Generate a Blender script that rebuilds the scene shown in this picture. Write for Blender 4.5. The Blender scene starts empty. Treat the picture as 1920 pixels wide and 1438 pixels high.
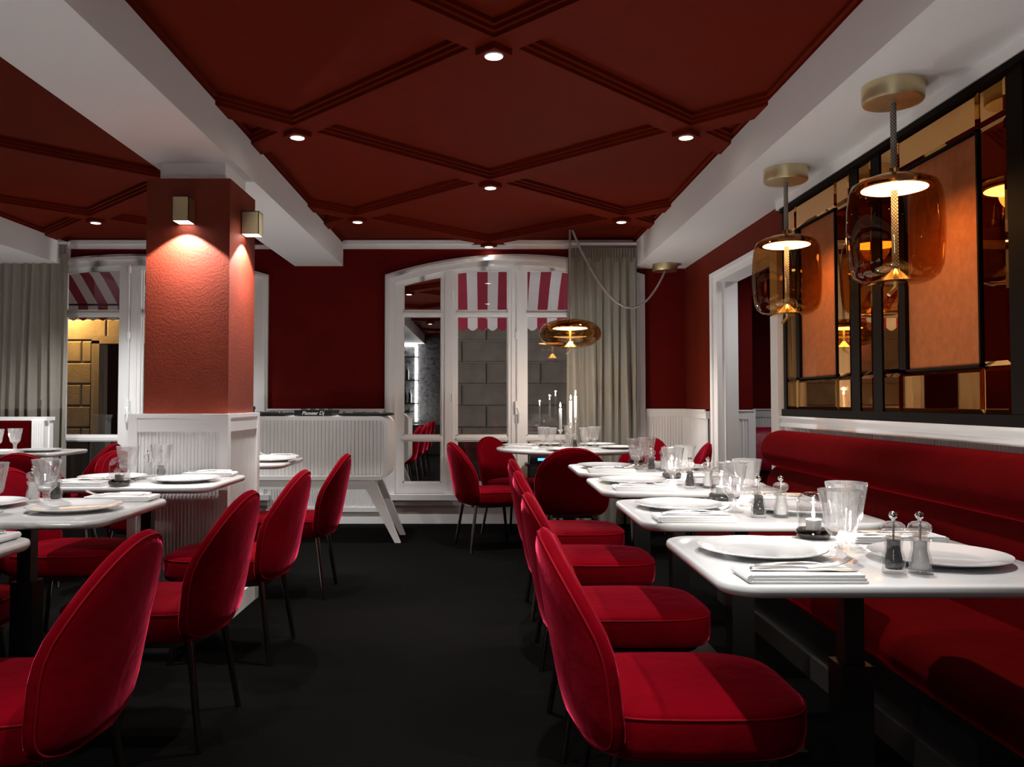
import bpy, math, random
from mathutils import Vector, Matrix
random.seed(7)
R = math.radians
PI = math.pi
S = bpy.context.scene
COL = S.collection

# ------------------------------------------------------------------ camera
EYE = 1.12
F_PX, PITCH = 1540.0, 1.8
cam_d = bpy.data.cameras.new('camera')
cam = bpy.data.objects.new('camera', cam_d); COL.objects.link(cam)
cam.location = (0, 0, EYE); cam.rotation_euler = (R(90 + PITCH), 0, 0)
cam_d.sensor_fit = 'HORIZONTAL'; cam_d.sensor_width = 36.0
cam_d.lens = F_PX * 36.0 / 1920.0
cam_d.shift_x = (960 - 909) / 1920.0
cam_d.shift_y = ((752 - F_PX * math.tan(R(PITCH))) - 719) / 1920.0
cam_d.clip_start = 0.02; cam_d.clip_end = 100
S.camera = cam

# ------------------------------------------------------------------ world, exposure
W = bpy.data.worlds.new('night'); S.world = W; W.use_nodes = True
bgn = W.node_tree.nodes['Background']
bgn.inputs[0].default_value = (0.05, 0.055, 0.07, 1); bgn.inputs[1].default_value = 0.25
S.view_settings.view_transform = 'Standard'; S.view_settings.look = 'None'
S.view_settings.gamma = 1.0; S.view_settings.use_curve_mapping = False
S.view_settings.exposure = 0.46
S.cycles.max_bounces = 14; S.cycles.transparent_max_bounces = 24
S.cycles.transmission_bounces = 10; S.cycles.glossy_bounces = 6; S.cycles.diffuse_bounces = 5
S.cycles.sample_clamp_indirect = 4.0
S.cycles.caustics_reflective = False; S.cycles.caustics_refractive = False
DOWN_W = 118.0      # each recessed downlight
SCONCE_W = 48.0
CANDLE_W = 6.0
PENDANT_E = 16.0   # diffuser emission strength

# ------------------------------------------------------------------ helpers
def tag(o, label=None, cat=None, group=None, kind=None):
    if label: o['label'] = label
    if cat: o['category'] = cat
    if group: o['group'] = group
    if kind: o['kind'] = kind
    return o

def link(o, parent=None):
    COL.objects.link(o)
    if parent is not None: o.parent = parent
    return o

def empty(name, loc=(0, 0, 0), rz=0.0, parent=None):
    o = bpy.data.objects.new(name, None); o.location = loc; o.rotation_euler = (0, 0, rz)
    o.empty_display_size = 0.05
    return link(o, parent)

def children(o): return [c for c in COL.objects if c.parent == o]

def copy_tree(o, parent=None):
    c = o.copy(); COL.objects.link(c); c.parent = parent
    for ch in KIDS.get(o, []):
        KIDS.setdefault(c, []).append(copy_tree(ch, c))
    return c
KIDS = {}

class MB:
    def __init__(s): s.v = []; s.f = []
    def add(s, vs, fs):
        b = len(s.v); s.v += [tuple(v) for v in vs]; s.f += [tuple(b + i for i in f) for f in fs]; return s
    def box(s, x0, x1, y0, y1, z0, z1):
        vs = [(x, y, z) for z in (z0, z1) for y in (y0, y1) for x in (x0, x1)]
        return s.add(vs, [(0, 2, 3, 1), (4, 5, 7, 6), (0, 1, 5, 4), (2, 6, 7, 3), (0, 4, 6, 2), (1, 3, 7, 5)])
    def bar(s, a, b, w, h=None, up=(0, 0, 1)):
        a = Vector(a); b = Vector(b); d = (b - a).normalized(); h = h or w
        u = Vector(up)
        if abs(d.dot(u)) > .95: u = Vector((1, 0, 0))
        r = d.cross(u).normalized(); u = r.cross(d)
        vs = []
        for p in (a, b):
            for i, j in ((-1, -1), (1, -1), (1, 1), (-1, 1)):
                vs.append(p + r * (i * w / 2) + u * (j * h / 2))
        return s.add(vs, [(3, 2, 1, 0), (4, 5, 6, 7), (0, 1, 5, 4), (1, 2, 6, 5), (2, 3, 7, 6), (3, 0, 4, 7)])
    def loft(s, rings, cap0=True, cap1=True, closed=True):
        n = len(rings[0]); vs = [p for r in rings for p in r]; fs = []
        for k in range(len(rings) - 1):
            for i in range(n if closed else n - 1):
                j = (i + 1) % n
                fs.append((k * n + i, k * n + j, (k + 1) * n + j, (k + 1) * n + i))
        if cap0 and closed: fs.append(tuple(range(n - 1, -1, -1)))
        if cap1 and closed: fs.append(tuple((len(rings) - 1) * n + i for i in range(n)))
        return s.add(vs, fs)
    def lathe(s, prof, n=24, c=(0, 0, 0), mod=None):
        rings = []
        for r, z in prof:
            rr = max(r, 1e-5)
            rings.append([(c[0] + rr * (mod(r, z, a) if mod else 1) * math.cos(a), c[1] + rr * (mod(r, z, a) if mod else 1) * math.sin(a), c[2] + z)
                          for a in (2 * PI * i / n for i in range(n))])
        return s.loft(rings, prof[0][0] > 1e-4, prof[-1][0] > 1e-4)
    def tube(s, pts, r, n=8, closed=False, caps=True):
        pts = [Vector(p) for p in pts]; m = len(pts); rings = []
        prev = None
        for i, p in enumerate(pts):
            if closed: d = pts[(i + 1) % m] - pts[i - 1]
            else: d = pts[min(i + 1, m - 1)] - pts[max(i - 1, 0)]
            d.normalize()
            if prev is None:
                u = Vector((0, 0, 1)) if abs(d.z) < .9 else Vector((1, 0, 0))
                u = (u - d * u.dot(d)).normalized()
            else:
                u = prev - d * prev.dot(d); u = u.normalized() if u.length > 1e-6 else prev
            prev = u; w = d.cross(u)
            rr = r[i] if isinstance(r, (list, tuple)) else r
            rings.append([p + (u * math.cos(a) + w * math.sin(a)) * rr for a in (2 * PI * k / n for k in range(n))])
        if closed: rings.append(rings[0])
        return s.loft(rings, caps and not closed, caps and not closed)
    def prism(s, poly, y0, y1):
        """poly: (x, z) points, extruded along y"""
        n = len(poly)
        vs = [(x, y0, z) for x, z in poly] + [(x, y1, z) for x, z in poly]
        fs = [tuple(range(n)), tuple(range(2 * n - 1, n - 1, -1))]
        fs += [(i, n + i, n + (i + 1) % n, (i + 1) % n) for i in range(n)]
        return s.add(vs, fs)
    def prism_z(s, poly, z0, z1):
        n = len(poly)
        vs = [(x, y, z0) for x, y in poly] + [(x, y, z1) for x, y in poly]
        fs = [tuple(range(n - 1, -1, -1)), tuple(range(n, 2 * n))]
        fs += [(i, (i + 1) % n, n + (i + 1) % n, n + i) for i in range(n)]
        return s.add(vs, fs)
    def xf(s, M):
        s.v = [tuple(M @ Vector(v)) for v in s.v]; return s
    def mesh(s, name, mat, ang=35, smooth=True):
        me = bpy.data.meshes.new(name); me.from_pydata(s.v, [], s.f); me.validate()
        import bmesh
        bm = bmesh.new(); bm.from_mesh(me)
        bmesh.ops.remove_doubles(bm, verts=bm.verts, dist=1e-5)
        bmesh.ops.recalc_face_normals(bm, faces=bm.faces)
        bm.to_mesh(me); bm.free()
        if mat: me.materials.append(mat)
        if smooth:
            me.polygons.foreach_set('use_smooth', [True] * len(me.polygons))
            me.set_sharp_from_angle(angle=R(ang))
        return me
    def build(s, name, mat, parent=None, ang=35, smooth=True, loc=None, rz=0.0):
        o = bpy.data.objects.new(name, s.mesh(name, mat, ang, smooth))
        if loc: o.location = loc
        if rz: o.rotation_euler = (0, 0, rz)
        link(o, parent)
        if parent is not None: KIDS.setdefault(parent, []).append(o)
        return o

def rbox(x0, x1, y0, y1, z0, z1, b=0.01):
    """box with chamfered long edges (rounded look) as a loft along z"""
    def ring(i, z): return [(x0 + i, y0 + b, z), (x0 + b, y0 + i, z), (x1 - b, y0 + i, z), (x1 - i, y0 + b, z), (x1 - i, y1 - b, z), (x1 - b, y1 - i, z), (x0 + b, y1 - i, z), (x0 + i, y1 - b, z)]
    m = MB(); k = b * .3
    return m.loft([ring(b * .6, z0), ring(k * .5, z0 + k), ring(0, z0 + b), ring(0, z1 - b), ring(k * .5, z1 - k), ring(b * .6, z1)])

def share(name, me, parent=None, loc=(0, 0, 0), rz=0.0):
    o = bpy.data.objects.new(name, me); o.location = loc; o.rotation_euler = (0, 0, rz); link(o, parent)
    if parent is not None: KIDS.setdefault(parent, []).append(o)
    return o

# ------------------------------------------------------------------ materials
def nmat(name):
    m = bpy.data.materials.new(name); m.use_nodes = True
    nt = m.node_tree; return m, nt, nt.nodes['Principled BSDF']

def mat(name, col, rough=.5, metal=0., spec=.5, noise=None, bump=None, sheen=None, coat=0., emit=None):
    m, nt, b = nmat(name)
    b.inputs['Base Color'].default_value = (*col, 1); b.inputs['Roughness'].default_value = rough
    b.inputs['Metallic'].default_value = metal; b.inputs['Specular IOR Level'].default_value = spec
    b.inputs['Coat Weight'].default_value = coat
    if sheen:
        b.inputs['Sheen Weight'].default_value = sheen[0]; b.inputs['Sheen Tint'].default_value = (*sheen[1], 1)
        b.inputs['Sheen Roughness'].default_value = sheen[2]
    if emit:
        b.inputs['Emission Color'].default_value = (*emit[0], 1); b.inputs['Emission Strength'].default_value = emit[1]
    tc = nt.nodes.new('ShaderNodeTexCoord') if (noise or bump) else None
    if noise:
        n = nt.nodes.new('ShaderNodeTexNoise'); n.inputs['Scale'].default_value = noise[0]; n.inputs['Detail'].default_value = 5
        nt.links.new(tc.outputs['Object'], n.inputs['Vector'])
        r = nt.nodes.new('ShaderNodeValToRGB'); k = noise[1]
        r.color_ramp.elements[0].position = .3; r.color_ramp.elements[1].position = .7
        r.color_ramp.elements[0].color = tuple(c * (1 - k) for c in col) + (1,)
        r.color_ramp.elements[1].color = tuple(min(1, c * (1 + k)) for c in col) + (1,)
        nt.links.new(n.outputs['Fac'], r.inputs[0]); nt.links.new(r.outputs[0], b.inputs['Base Color'])
    if bump:
        n = nt.nodes.new('ShaderNodeTexNoise'); n.inputs['Scale'].default_value = bump[0]; n.inputs['Detail'].default_value = 4
        nt.links.new(tc.outputs['Object'], n.inputs['Vector'])
        bp = nt.nodes.new('ShaderNodeBump'); bp.inputs['Strength'].default_value = bump[1]; bp.inputs['Distance'].default_value = bump[2]
        nt.links.new(n.outputs['Fac'], bp.inputs['Height']); nt.links.new(bp.outputs[0], b.inputs['Normal'])
    return m

def thin_glass(name, tint, ior=1.5, rough=0.0, refr=0.0, gloss=(1, 1, 1), haze=0.0):
    """clear sheet: tinted transparency plus Fresnel reflection, optionally part refraction"""
    m, nt, b = nmat(name); nt.nodes.remove(b); N = nt.nodes; L = nt.links
    out = N['Material Output']
    tr = N.new('ShaderNodeBsdfTransparent'); tr.inputs[0].default_value = (*tint, 1)
    gl = N.new('ShaderNodeBsdfGlossy'); gl.inputs['Roughness'].default_value = rough; gl.inputs['Color'].default_value = (*gloss, 1)
    lw = N.new('ShaderNodeLayerWeight'); lw.inputs['Blend'].default_value = .5
    pw = N.new('ShaderNodeMath'); pw.operation = 'POWER'; pw.inputs[1].default_value = 5.0; L.new(lw.outputs['Facing'], pw.inputs[0])
    f0 = ((ior - 1) / (ior + 1)) ** 2
    fr = N.new('ShaderNodeMath'); fr.operation = 'MULTIPLY_ADD'; fr.inputs[1].default_value = 1 - f0; fr.inputs[2].default_value = f0; L.new(pw.outputs[0], fr.inputs[0])
    src = tr.outputs[0]
    if refr > 0:
        g = N.new('ShaderNodeBsdfGlass'); g.inputs['IOR'].default_value = 1.45; g.inputs['Color'].default_value = (*tint, 1); g.inputs['Roughness'].default_value = 0.0
        mx0 = N.new('ShaderNodeMixShader'); mx0.inputs[0].default_value = refr
        L.new(tr.outputs[0], mx0.inputs[1]); L.new(g.outputs[0], mx0.inputs[2]); src = mx0.outputs[0]
    mx = N.new('ShaderNodeMixShader'); L.new(fr.outputs[0], mx.inputs[0]); L.new(src, mx.inputs[1]); L.new(gl.outputs[0], mx.inputs[2])
    fin = mx.outputs[0]
    if haze > 0:  # white diffuse share put into clear glass to stand in for sparkle
        df = N.new('ShaderNodeBsdfTranslucent'); df.inputs[0].default_value = (.95, .95, .95, 1)
        d2 = N.new('ShaderNodeBsdfDiffuse'); d2.inputs[0].default_value = (.95, .95, .95, 1)
        ad = N.new('ShaderNodeMixShader'); ad.inputs[0].default_value = .5; L.new(df.outputs[0], ad.inputs[1]); L.new(d2.outputs[0], ad.inputs[2])
        m3 = N.new('ShaderNodeMixShader'); m3.inputs[0].default_value = haze; L.new(fin, m3.inputs[1]); L.new(ad.outputs[0], m3.inputs[2]); fin = m3.outputs[0]
    L.new(fin, out.inputs['Surface'])
    return m

def emis(name, col, st):
    m, nt, b = nmat(name); nt.nodes.remove(b)
    e = nt.nodes.new('ShaderNodeEmission'); e.inputs[0].default_value = (*col, 1); e.inputs[1].default_value = st
    nt.links.new(e.outputs[0], nt.nodes['Material Output'].inputs['Surface']); return m

def cord_mat():
    m, nt, b = nmat('braided cord'); tc = nt.nodes.new('ShaderNodeTexCoord'); outs = []
    for sg in (1, -1):
        w = nt.nodes.new('ShaderNodeTexWave'); w.bands_direction = 'Z'; w.inputs['Scale'].default_value = 38
        mp = nt.nodes.new('ShaderNodeMapping'); mp.inputs['Rotation'].default_value = (R(38 * sg), R(38 * sg), 0)
        nt.links.new(tc.outputs['Object'], mp.inputs[0]); nt.links.new(mp.outputs[0], w.inputs['Vector']); outs.append(w.outputs['Fac'])
    mm = nt.nodes.new('ShaderNodeMath'); mm.operation = 'MULTIPLY'; nt.links.new(outs[0], mm.inputs[0]); nt.links.new(outs[1], mm.inputs[1])
    r = nt.nodes.new('ShaderNodeValToRGB'); r.color_ramp.elements[0].color = (.10, .085, .07, 1); r.color_ramp.elements[1].color = (.55, .5, .44, 1)
    r.color_ramp.elements[1].position = .5
    nt.links.new(mm.outputs[0], r.inputs[0]); nt.links.new(r.outputs[0], b.inputs['Base Color']); b.inputs['Roughness'].default_value = .7
    return m

M = {}
M['white'] = mat('white paint', (.92, .925, .925), .6, spec=.3, bump=(40, .03, .004))
M['white_gloss'] = mat('white lacquer', (.88, .885, .885), .45)
M['window_paint'] = mat('old white window paint', (.88, .885, .89), .45, bump=(30, .08, .004))
M['red_ceil'] = mat('brick red ceiling paint', (.125, .0095, .0018), .75, spec=.06, noise=(6, .05), bump=(120, .05, .003))
M['red_wall'] = mat('deep red wall paint', (.11, .002, .001), .7, spec=.12, noise=(4, .08), bump=(150, .05, .003))
M['red_wall2'] = mat('rust red wall paint', (.13, .012, .0035), .7, spec=.12, noise=(4, .08), bump=(150, .05, .003))
M['plaster'] = mat('terracotta plaster', (.19, .028, .012), .65, spec=.3, noise=(5, .12), bump=(90, .28, .008))
M['carpet'] = mat('charcoal carpet', (.0038, .0034, .0032), .95, spec=.03, noise=(170, .75), bump=(300, .8, .012))
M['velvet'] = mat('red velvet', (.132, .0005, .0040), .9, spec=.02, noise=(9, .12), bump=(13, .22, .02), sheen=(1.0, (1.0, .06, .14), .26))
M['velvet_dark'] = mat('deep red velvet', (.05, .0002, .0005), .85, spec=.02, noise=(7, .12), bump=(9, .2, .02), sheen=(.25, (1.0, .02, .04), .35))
M['piping'] = mat('red piping', (.2, .001, .006), .8, spec=.1)
M['pillow'] = mat('crimson satin', (.45, .008, .05), .45, bump=(14, .35, .03), sheen=(.5, (1, .3, .4), .4))
M['chrome'] = mat('dark chrome', (.33, .31, .29), .16, 1.0)
M['kick'] = mat('dark metal kick strip', (.05, .045, .04), .4, .3)
M['steel'] = mat('polished steel', (.72, .71, .70), .12, 1.0)
M['cutlery'] = mat('satin cutlery steel', (.82, .81, .80), .28, .85)
M['silver'] = mat('silver plate', (.75, .73, .68), .2, 1.0)
M['black'] = mat('black powder coat', (.008, .008, .008), .45)
M['black_plastic'] = mat('black plastic', (.006, .006, .0065), .5, spec=.2)
M['grey_plastic'] = mat('grey knob', (.05, .05, .05), .5)
M['table'] = mat('white stone top', (.58, .58, .578), .16, coat=.2)
M['porcelain'] = mat('white porcelain', (.66, .66, .66), .1, coat=.5)
M['linen'] = mat('white linen', (.68, .675, .67), .85, bump=(300, .2, .004))
M['brass'] = mat('brushed brass', (.72, .62, .38), .42, 1.0)
M['gold_rim'] = mat('polished brass', (.75, .50, .16), .18, 1.0)
M['curtain'] = mat('taupe curtain', (.27, .255, .22), .85, spec=.15, noise=(60, .06), sheen=(.3, (.9, .88, .8), .5))
M['dark_wood'] = mat('dark bronze frame', (.006, .003, .002), .6, spec=.06)
M['suede'] = mat('rust suede', (.40, .125, .042), .9, spec=.1, noise=(30, .12), bump=(160, .35, .004), sheen=(.25, (1, .6, .35), .5))
M['amber_mirror'] = mat('bronze mirror', (.60, .30, .085), .015, 1.0)
M['mirror'] = mat('silver mirror', (.80, .80, .80), .01, 1.0)
M['glass'] = thin_glass('clear table glass', (.995, .995, .995), 1.9, .06, .12, haze=.05)
M['dome'] = thin_glass('candle dome glass', (.90, .90, .90), 2.1, .03)
M['smoke'] = thin_glass('smoked base glass', (.34, .33, .32), 1.6, .02)
M['acrylic'] = thin_glass('clear acrylic', (.995, .995, .995), 1.7, .05, .2, haze=.04)
M['pane'] = thin_glass('window glass', (.93, .94, .95), 1.62)
M['amber'] = thin_glass('amber lamp glass', (.66, .43, .22), 1.6, 0, 0, (1, .9, .7))
M['wax'] = mat('candle wax', (.85, .83, .80), .5)
M['tealight'] = mat('tealight cup', (.42, .41, .40), .35, .6)
M['pepper'] = mat('peppercorns', (.012, .010, .009), .6, noise=(400, .9), bump=(420, .9, .01))
M['salt'] = mat('salt grains', (.72, .71, .70), .8, bump=(500, .5, .006))
M['cord'] = cord_mat()
M['cord_plain'] = mat('taupe cord', (.42, .39, .36), .7)
M['flame'] = emis('candle flame', (1, .82, .55), 40)
M['lamp'] = emis('lamp diffuser', (1, .80, .52), PENDANT_E)
M['lens'] = emis('downlight lens', (1, .86, .68), 14)
M['sconce_lens'] = emis('sconce lens', (1, .88, .8), 10)
M['led'] = emis('led strip', (1, .98, .95), 14)
M['display'] = emis('blue display', (.05, .25, 1), 3)
M['letter'] = mat('white print', (.85, .85, .85), .5)
M['stone'] = mat('limestone block', (.22, .20, .175), .85, noise=(5, .18), bump=(40, .3, .01))
M['mortar'] = mat('mortar', (.30, .28, .25), .95)
M['pavement'] = mat('pavement', (.12, .12, .12), .9, noise=(10, .2))
M['awn_red'] = mat('red awning canvas', (.30, .022, .055), .85)
M['awn_white'] = mat('white awning canvas', (.72, .73, .76), .85)
M['iron'] = mat('wrought iron', (.012, .012, .012), .5)
M['night_door'] = mat('dark doorway', (.006, .005, .006), .6)
M['bar_back'] = mat('black marble panel', (.03, .03, .032), .25, noise=(14, .7))
M['bottle'] = mat('dark bottle glass', (.02, .03, .02), .1)

# ------------------------------------------------------------------ room constants
YB, YR = 7.56, -2.7            # back wall / rear wall
XR, XL = 1.85, -5.1            # right wall / left wall
BX0, BX1, BZ = -1.755, -1.31, 2.367   # beam
SX, SZ = 1.378, 2.345          # right soffit inner edge, underside
LSX = -3.83                    # left soffit inner edge
CP, CR = 2.615, 2.560          # coffer panel level, rib underside level
TOP = 2.75

def struct(m, name, ma, parent=None, ang=35):
    o = m.build(name, ma, parent, ang)
    if parent is None: o['kind'] = 'structure'
    return o

# floor
struct(MB().box(XL - .1, XR + 1.9, YR - .1, YB + .24, -.12, 0), 'floor', M['carpet'])
# ceiling slab
ceil = struct(MB().box(XL - .1, XR + 1.9, YR - .1, YB + .24, TOP, TOP + .1), 'ceiling', M['red_ceil'])

# ---- coffers: diamonds clipped to each bay, each with stepped moulding
def clip(poly, a, b, c):
    """keep a*x+b*y<=c ; poly of (x,y,tag) where tag belongs to the edge leaving the vertex"""
    out = []; n = len(poly)
    for i in range(n):
        p, q = poly[i], poly[(i + 1) % n]
        dp, dq = a * p[0] + b * p[1] - c, a * q[0] + b * q[1] - c
        if dp <= 1e-9: out.append(p)
        if (dp < -1e-9 and dq > 1e-9) or (dp > 1e-9 and dq < -1e-9):
            t = dp / (dp - dq); x = p[0] + t * (q[0] - p[0]); y = p[1] + t * (q[1] - p[1])
            out.append((x, y, 'e' if dp < 0 else p[2]))
        elif abs(dp) <= 1e-9 and dq > 1e-9 and out: out[-1] = (p[0], p[1], 'e')
    return out

def inset(poly, dr, de):
    """move each edge of a convex CCW polygon inward"""
    n = len(poly); lines = []
    for i in range(n):
        x0, y0, tg = poly[i]; x1, y1, _ = poly[(i + 1) % n]
        dx, dy = x1 - x0, y1 - y0; l = math.hypot(dx, dy)
        nx, ny = -dy / l, dx / l; d = dr if tg == 'r' else de
        lines.append((nx, ny, nx * x0 + ny * y0 + d))
    res = []
    for i in range(n):
        a1, b1, c1 = lines[i - 1]; a2, b2, c2 = lines[i]; det = a1 * b2 - a2 * b1
        if abs(det) < 1e-9: return None
        res.append(((c1 * b2 - c2 * b1) / det, (a1 * c2 - a2 * c1) / det, poly[i][2]))
    for i in range(n):  # flipped?
        p, q = res[i], res[(i + 1) % n]; P0, Q0 = poly[i], poly[(i + 1) % n]
        if (q[0] - p[0]) * (Q0[0] - P0[0]) + (q[1] - p[1]) * (Q0[1] - P0[1]) <= 0: return None
    return res

def tidy(poly):
    out = []
    for p in poly:
        if not out or math.hypot(p[0] - out[-1][0], p[1] - out[-1][1]) > 1e-4: out.append(p)
        else: out[-1] = (out[-1][0], out[-1][1], p[2])
    if len(out) > 2 and math.hypot(out[0][0] - out[-1][0], out[0][1] - out[-1][1]) < 1e-4: out.pop()
    return out

def coffers(x0, x1, y0, y1, cx, cy, H):
    for i in range(-8, 9):
        for j in range(-10, 11):
            if (i + j) % 2: continue
            px, py = cx + i * H, cy + j * H     # diamond centre
            poly = [(px + H, py, 'r'), (px, py + H, 'r'), (px - H, py, 'r'), (px, py - H, 'r')]
            for a, b, c in ((1, 0, x1), (-1, 0, -x0), (0, 1, y1), (0, -1, -y0)):
                if len(poly) > 2: poly = clip(poly, a, b, c)
            poly = tidy(poly)
            if len(poly) < 3: continue
            m = MB(); seq = [(0, 0, CR), (.072, .004, CR), (.072, .004, CR + .018), (.090, .022, CR + .018), (.090, .022, CR + .034), (.108, .040, CR + .034), (.108, .040, CP)]
            rings = []
            for dr, de, z in seq:
                q = inset(poly, dr, de) if dr else poly
                if not q: break
                rings.append([(p[0], p[1], z) for p in q])
            if len(rings) < 2:
                m.add([(p[0], p[1], CR) for p in poly], [tuple(range(len(poly)))])
            else: m.loft(rings, False, True)
            m.build('coffer', M['red_ceil'], ceil, 20)
H = 1.04; GX = .037
coffers(BX1 - .02, SX + .02, YR, YB, GX, 3.315 + H, H)
LGX, LGY = -3.08, 6.46
coffers(LSX - .02, BX0 + .02, YR, YB, LGX, LGY + H, H)

# beam, soffits
struct(MB().box(BX0, BX1, YR, YB, BZ, TOP), 'ceiling_beam', M['white'])
struct(MB().box(SX, XR + .12, YR, YB, SZ, TOP), 'ceiling_soffit', M['white'])
struct(MB().box(XL, LSX, YR, YB, 2.36, TOP), 'ceiling_soffit', M['white'])
# side, rear walls
struct(MB().box(XL - .12, XL, YR, YB, 0, TOP), 'wall_left', M['red_wall'])
struct(MB().box(XL - .12, XR + 1.9, YR - .12, YR, 0, TOP), 'wall_rear', M['bar_back'])
# right wall with the doorway
D0, D1, DZ = 5.24, 6.44, 2.06
mr = MB().box(XR, XR + .12, YR, D0 - .03, 0, TOP).box(XR, XR + .12, D1 + .03, YB, 0, TOP).box(XR, XR + .12, D0 - .03, D1 + .03, DZ + .03, TOP)
struct(mr, 'wall_right', M['red_wall2'])

# ------------------------------------------------------------------ back wall with two arched windows
def arch(cx, hw, zs, rise):
    rad = (hw * hw + rise * rise) / (2 * rise)
    return lambda x: zs + rise - rad + math.sqrt(max(rad * rad - (x - cx) ** 2, 0))
WIN = [dict(cx=.277, hw=1.195), dict(cx=-3.27, hw=1.275)]
for w in WIN:
    w['outer'] = arch(w['cx'], w['hw'], 2.283, .19)
    w['hole'] = arch(w['cx'], w['hw'] - .07, 2.225, .175)
ZSILL = .27
mb = MB()
def wallspan(x0, x1, z0, z1): mb.box(x0, x1, YB, YB + .24, z0, z1)
edges = [XL - .1, WIN[1]['cx'] - WIN[1]['hw'] + .07, WIN[1]['cx'] + WIN[1]['hw'] - .07, WIN[0]['cx'] - WIN[0]['hw'] + .07, WIN[0]['cx'] + WIN[0]['hw'] - .07, XR + 1.9]
wallspan(edges[0], edges[1], 0, TOP); wallspan(edges[2], edges[3], 0, TOP); wallspan(edges[4], edges[5], 0, TOP)
for k, (a, b) in ((1, (edges[1], edges[2])), (0, (edges[3], edges[4]))):
    wallspan(a, b, 0, ZSILL)
    xs = [a + (b - a) * i / 20 for i in range(21)]
    for i in range(20):
        mb.prism([(xs[i], WIN[k]['hole'](xs[i])), (xs[i + 1], WIN[k]['hole'](xs[i + 1])), (xs[i + 1], TOP), (xs[i], TOP)], YB, YB + .24)
struct(mb, 'wall_back', M['red_wall'])
# cornice along the back wall
for k, (a, b) in enumerate(((BX1, SX), (LSX, BX0))):
    c = MB().box(a, b, YB - .03, YB, 2.525, 2.60).box(a, b, YB - .05, YB, 2.565, 2.60)
    struct(c, 'trim_%d' % (k + 1), M['white'])

def arch_band(m, w, off0, off1, x0, x1, y0, y1, n=24, f='outer'):
    A = w[f]
    xs = [x0 + (x1 - x0) * i / n for i in range(n + 1)]
    for i in range(n):
        m.prism([(xs[i], A(xs[i]) - off1), (xs[i + 1], A(xs[i + 1]) - off1), (xs[i + 1], A(xs[i + 1]) - off0), (xs[i], A(xs[i]) - off0)], y0, y1)

def col_poly(A, x0, x1, z0, drop, n=6):
    xs = [x0 + (x1 - x0) * i / n for i in range(n + 1)]
    return [(x0, z0), (x1, z0)] + [(x, A(x) - drop) for x in reversed(xs)]

def flat_top_pane(x0, x1, z0, ztop_fn): pass

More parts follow.
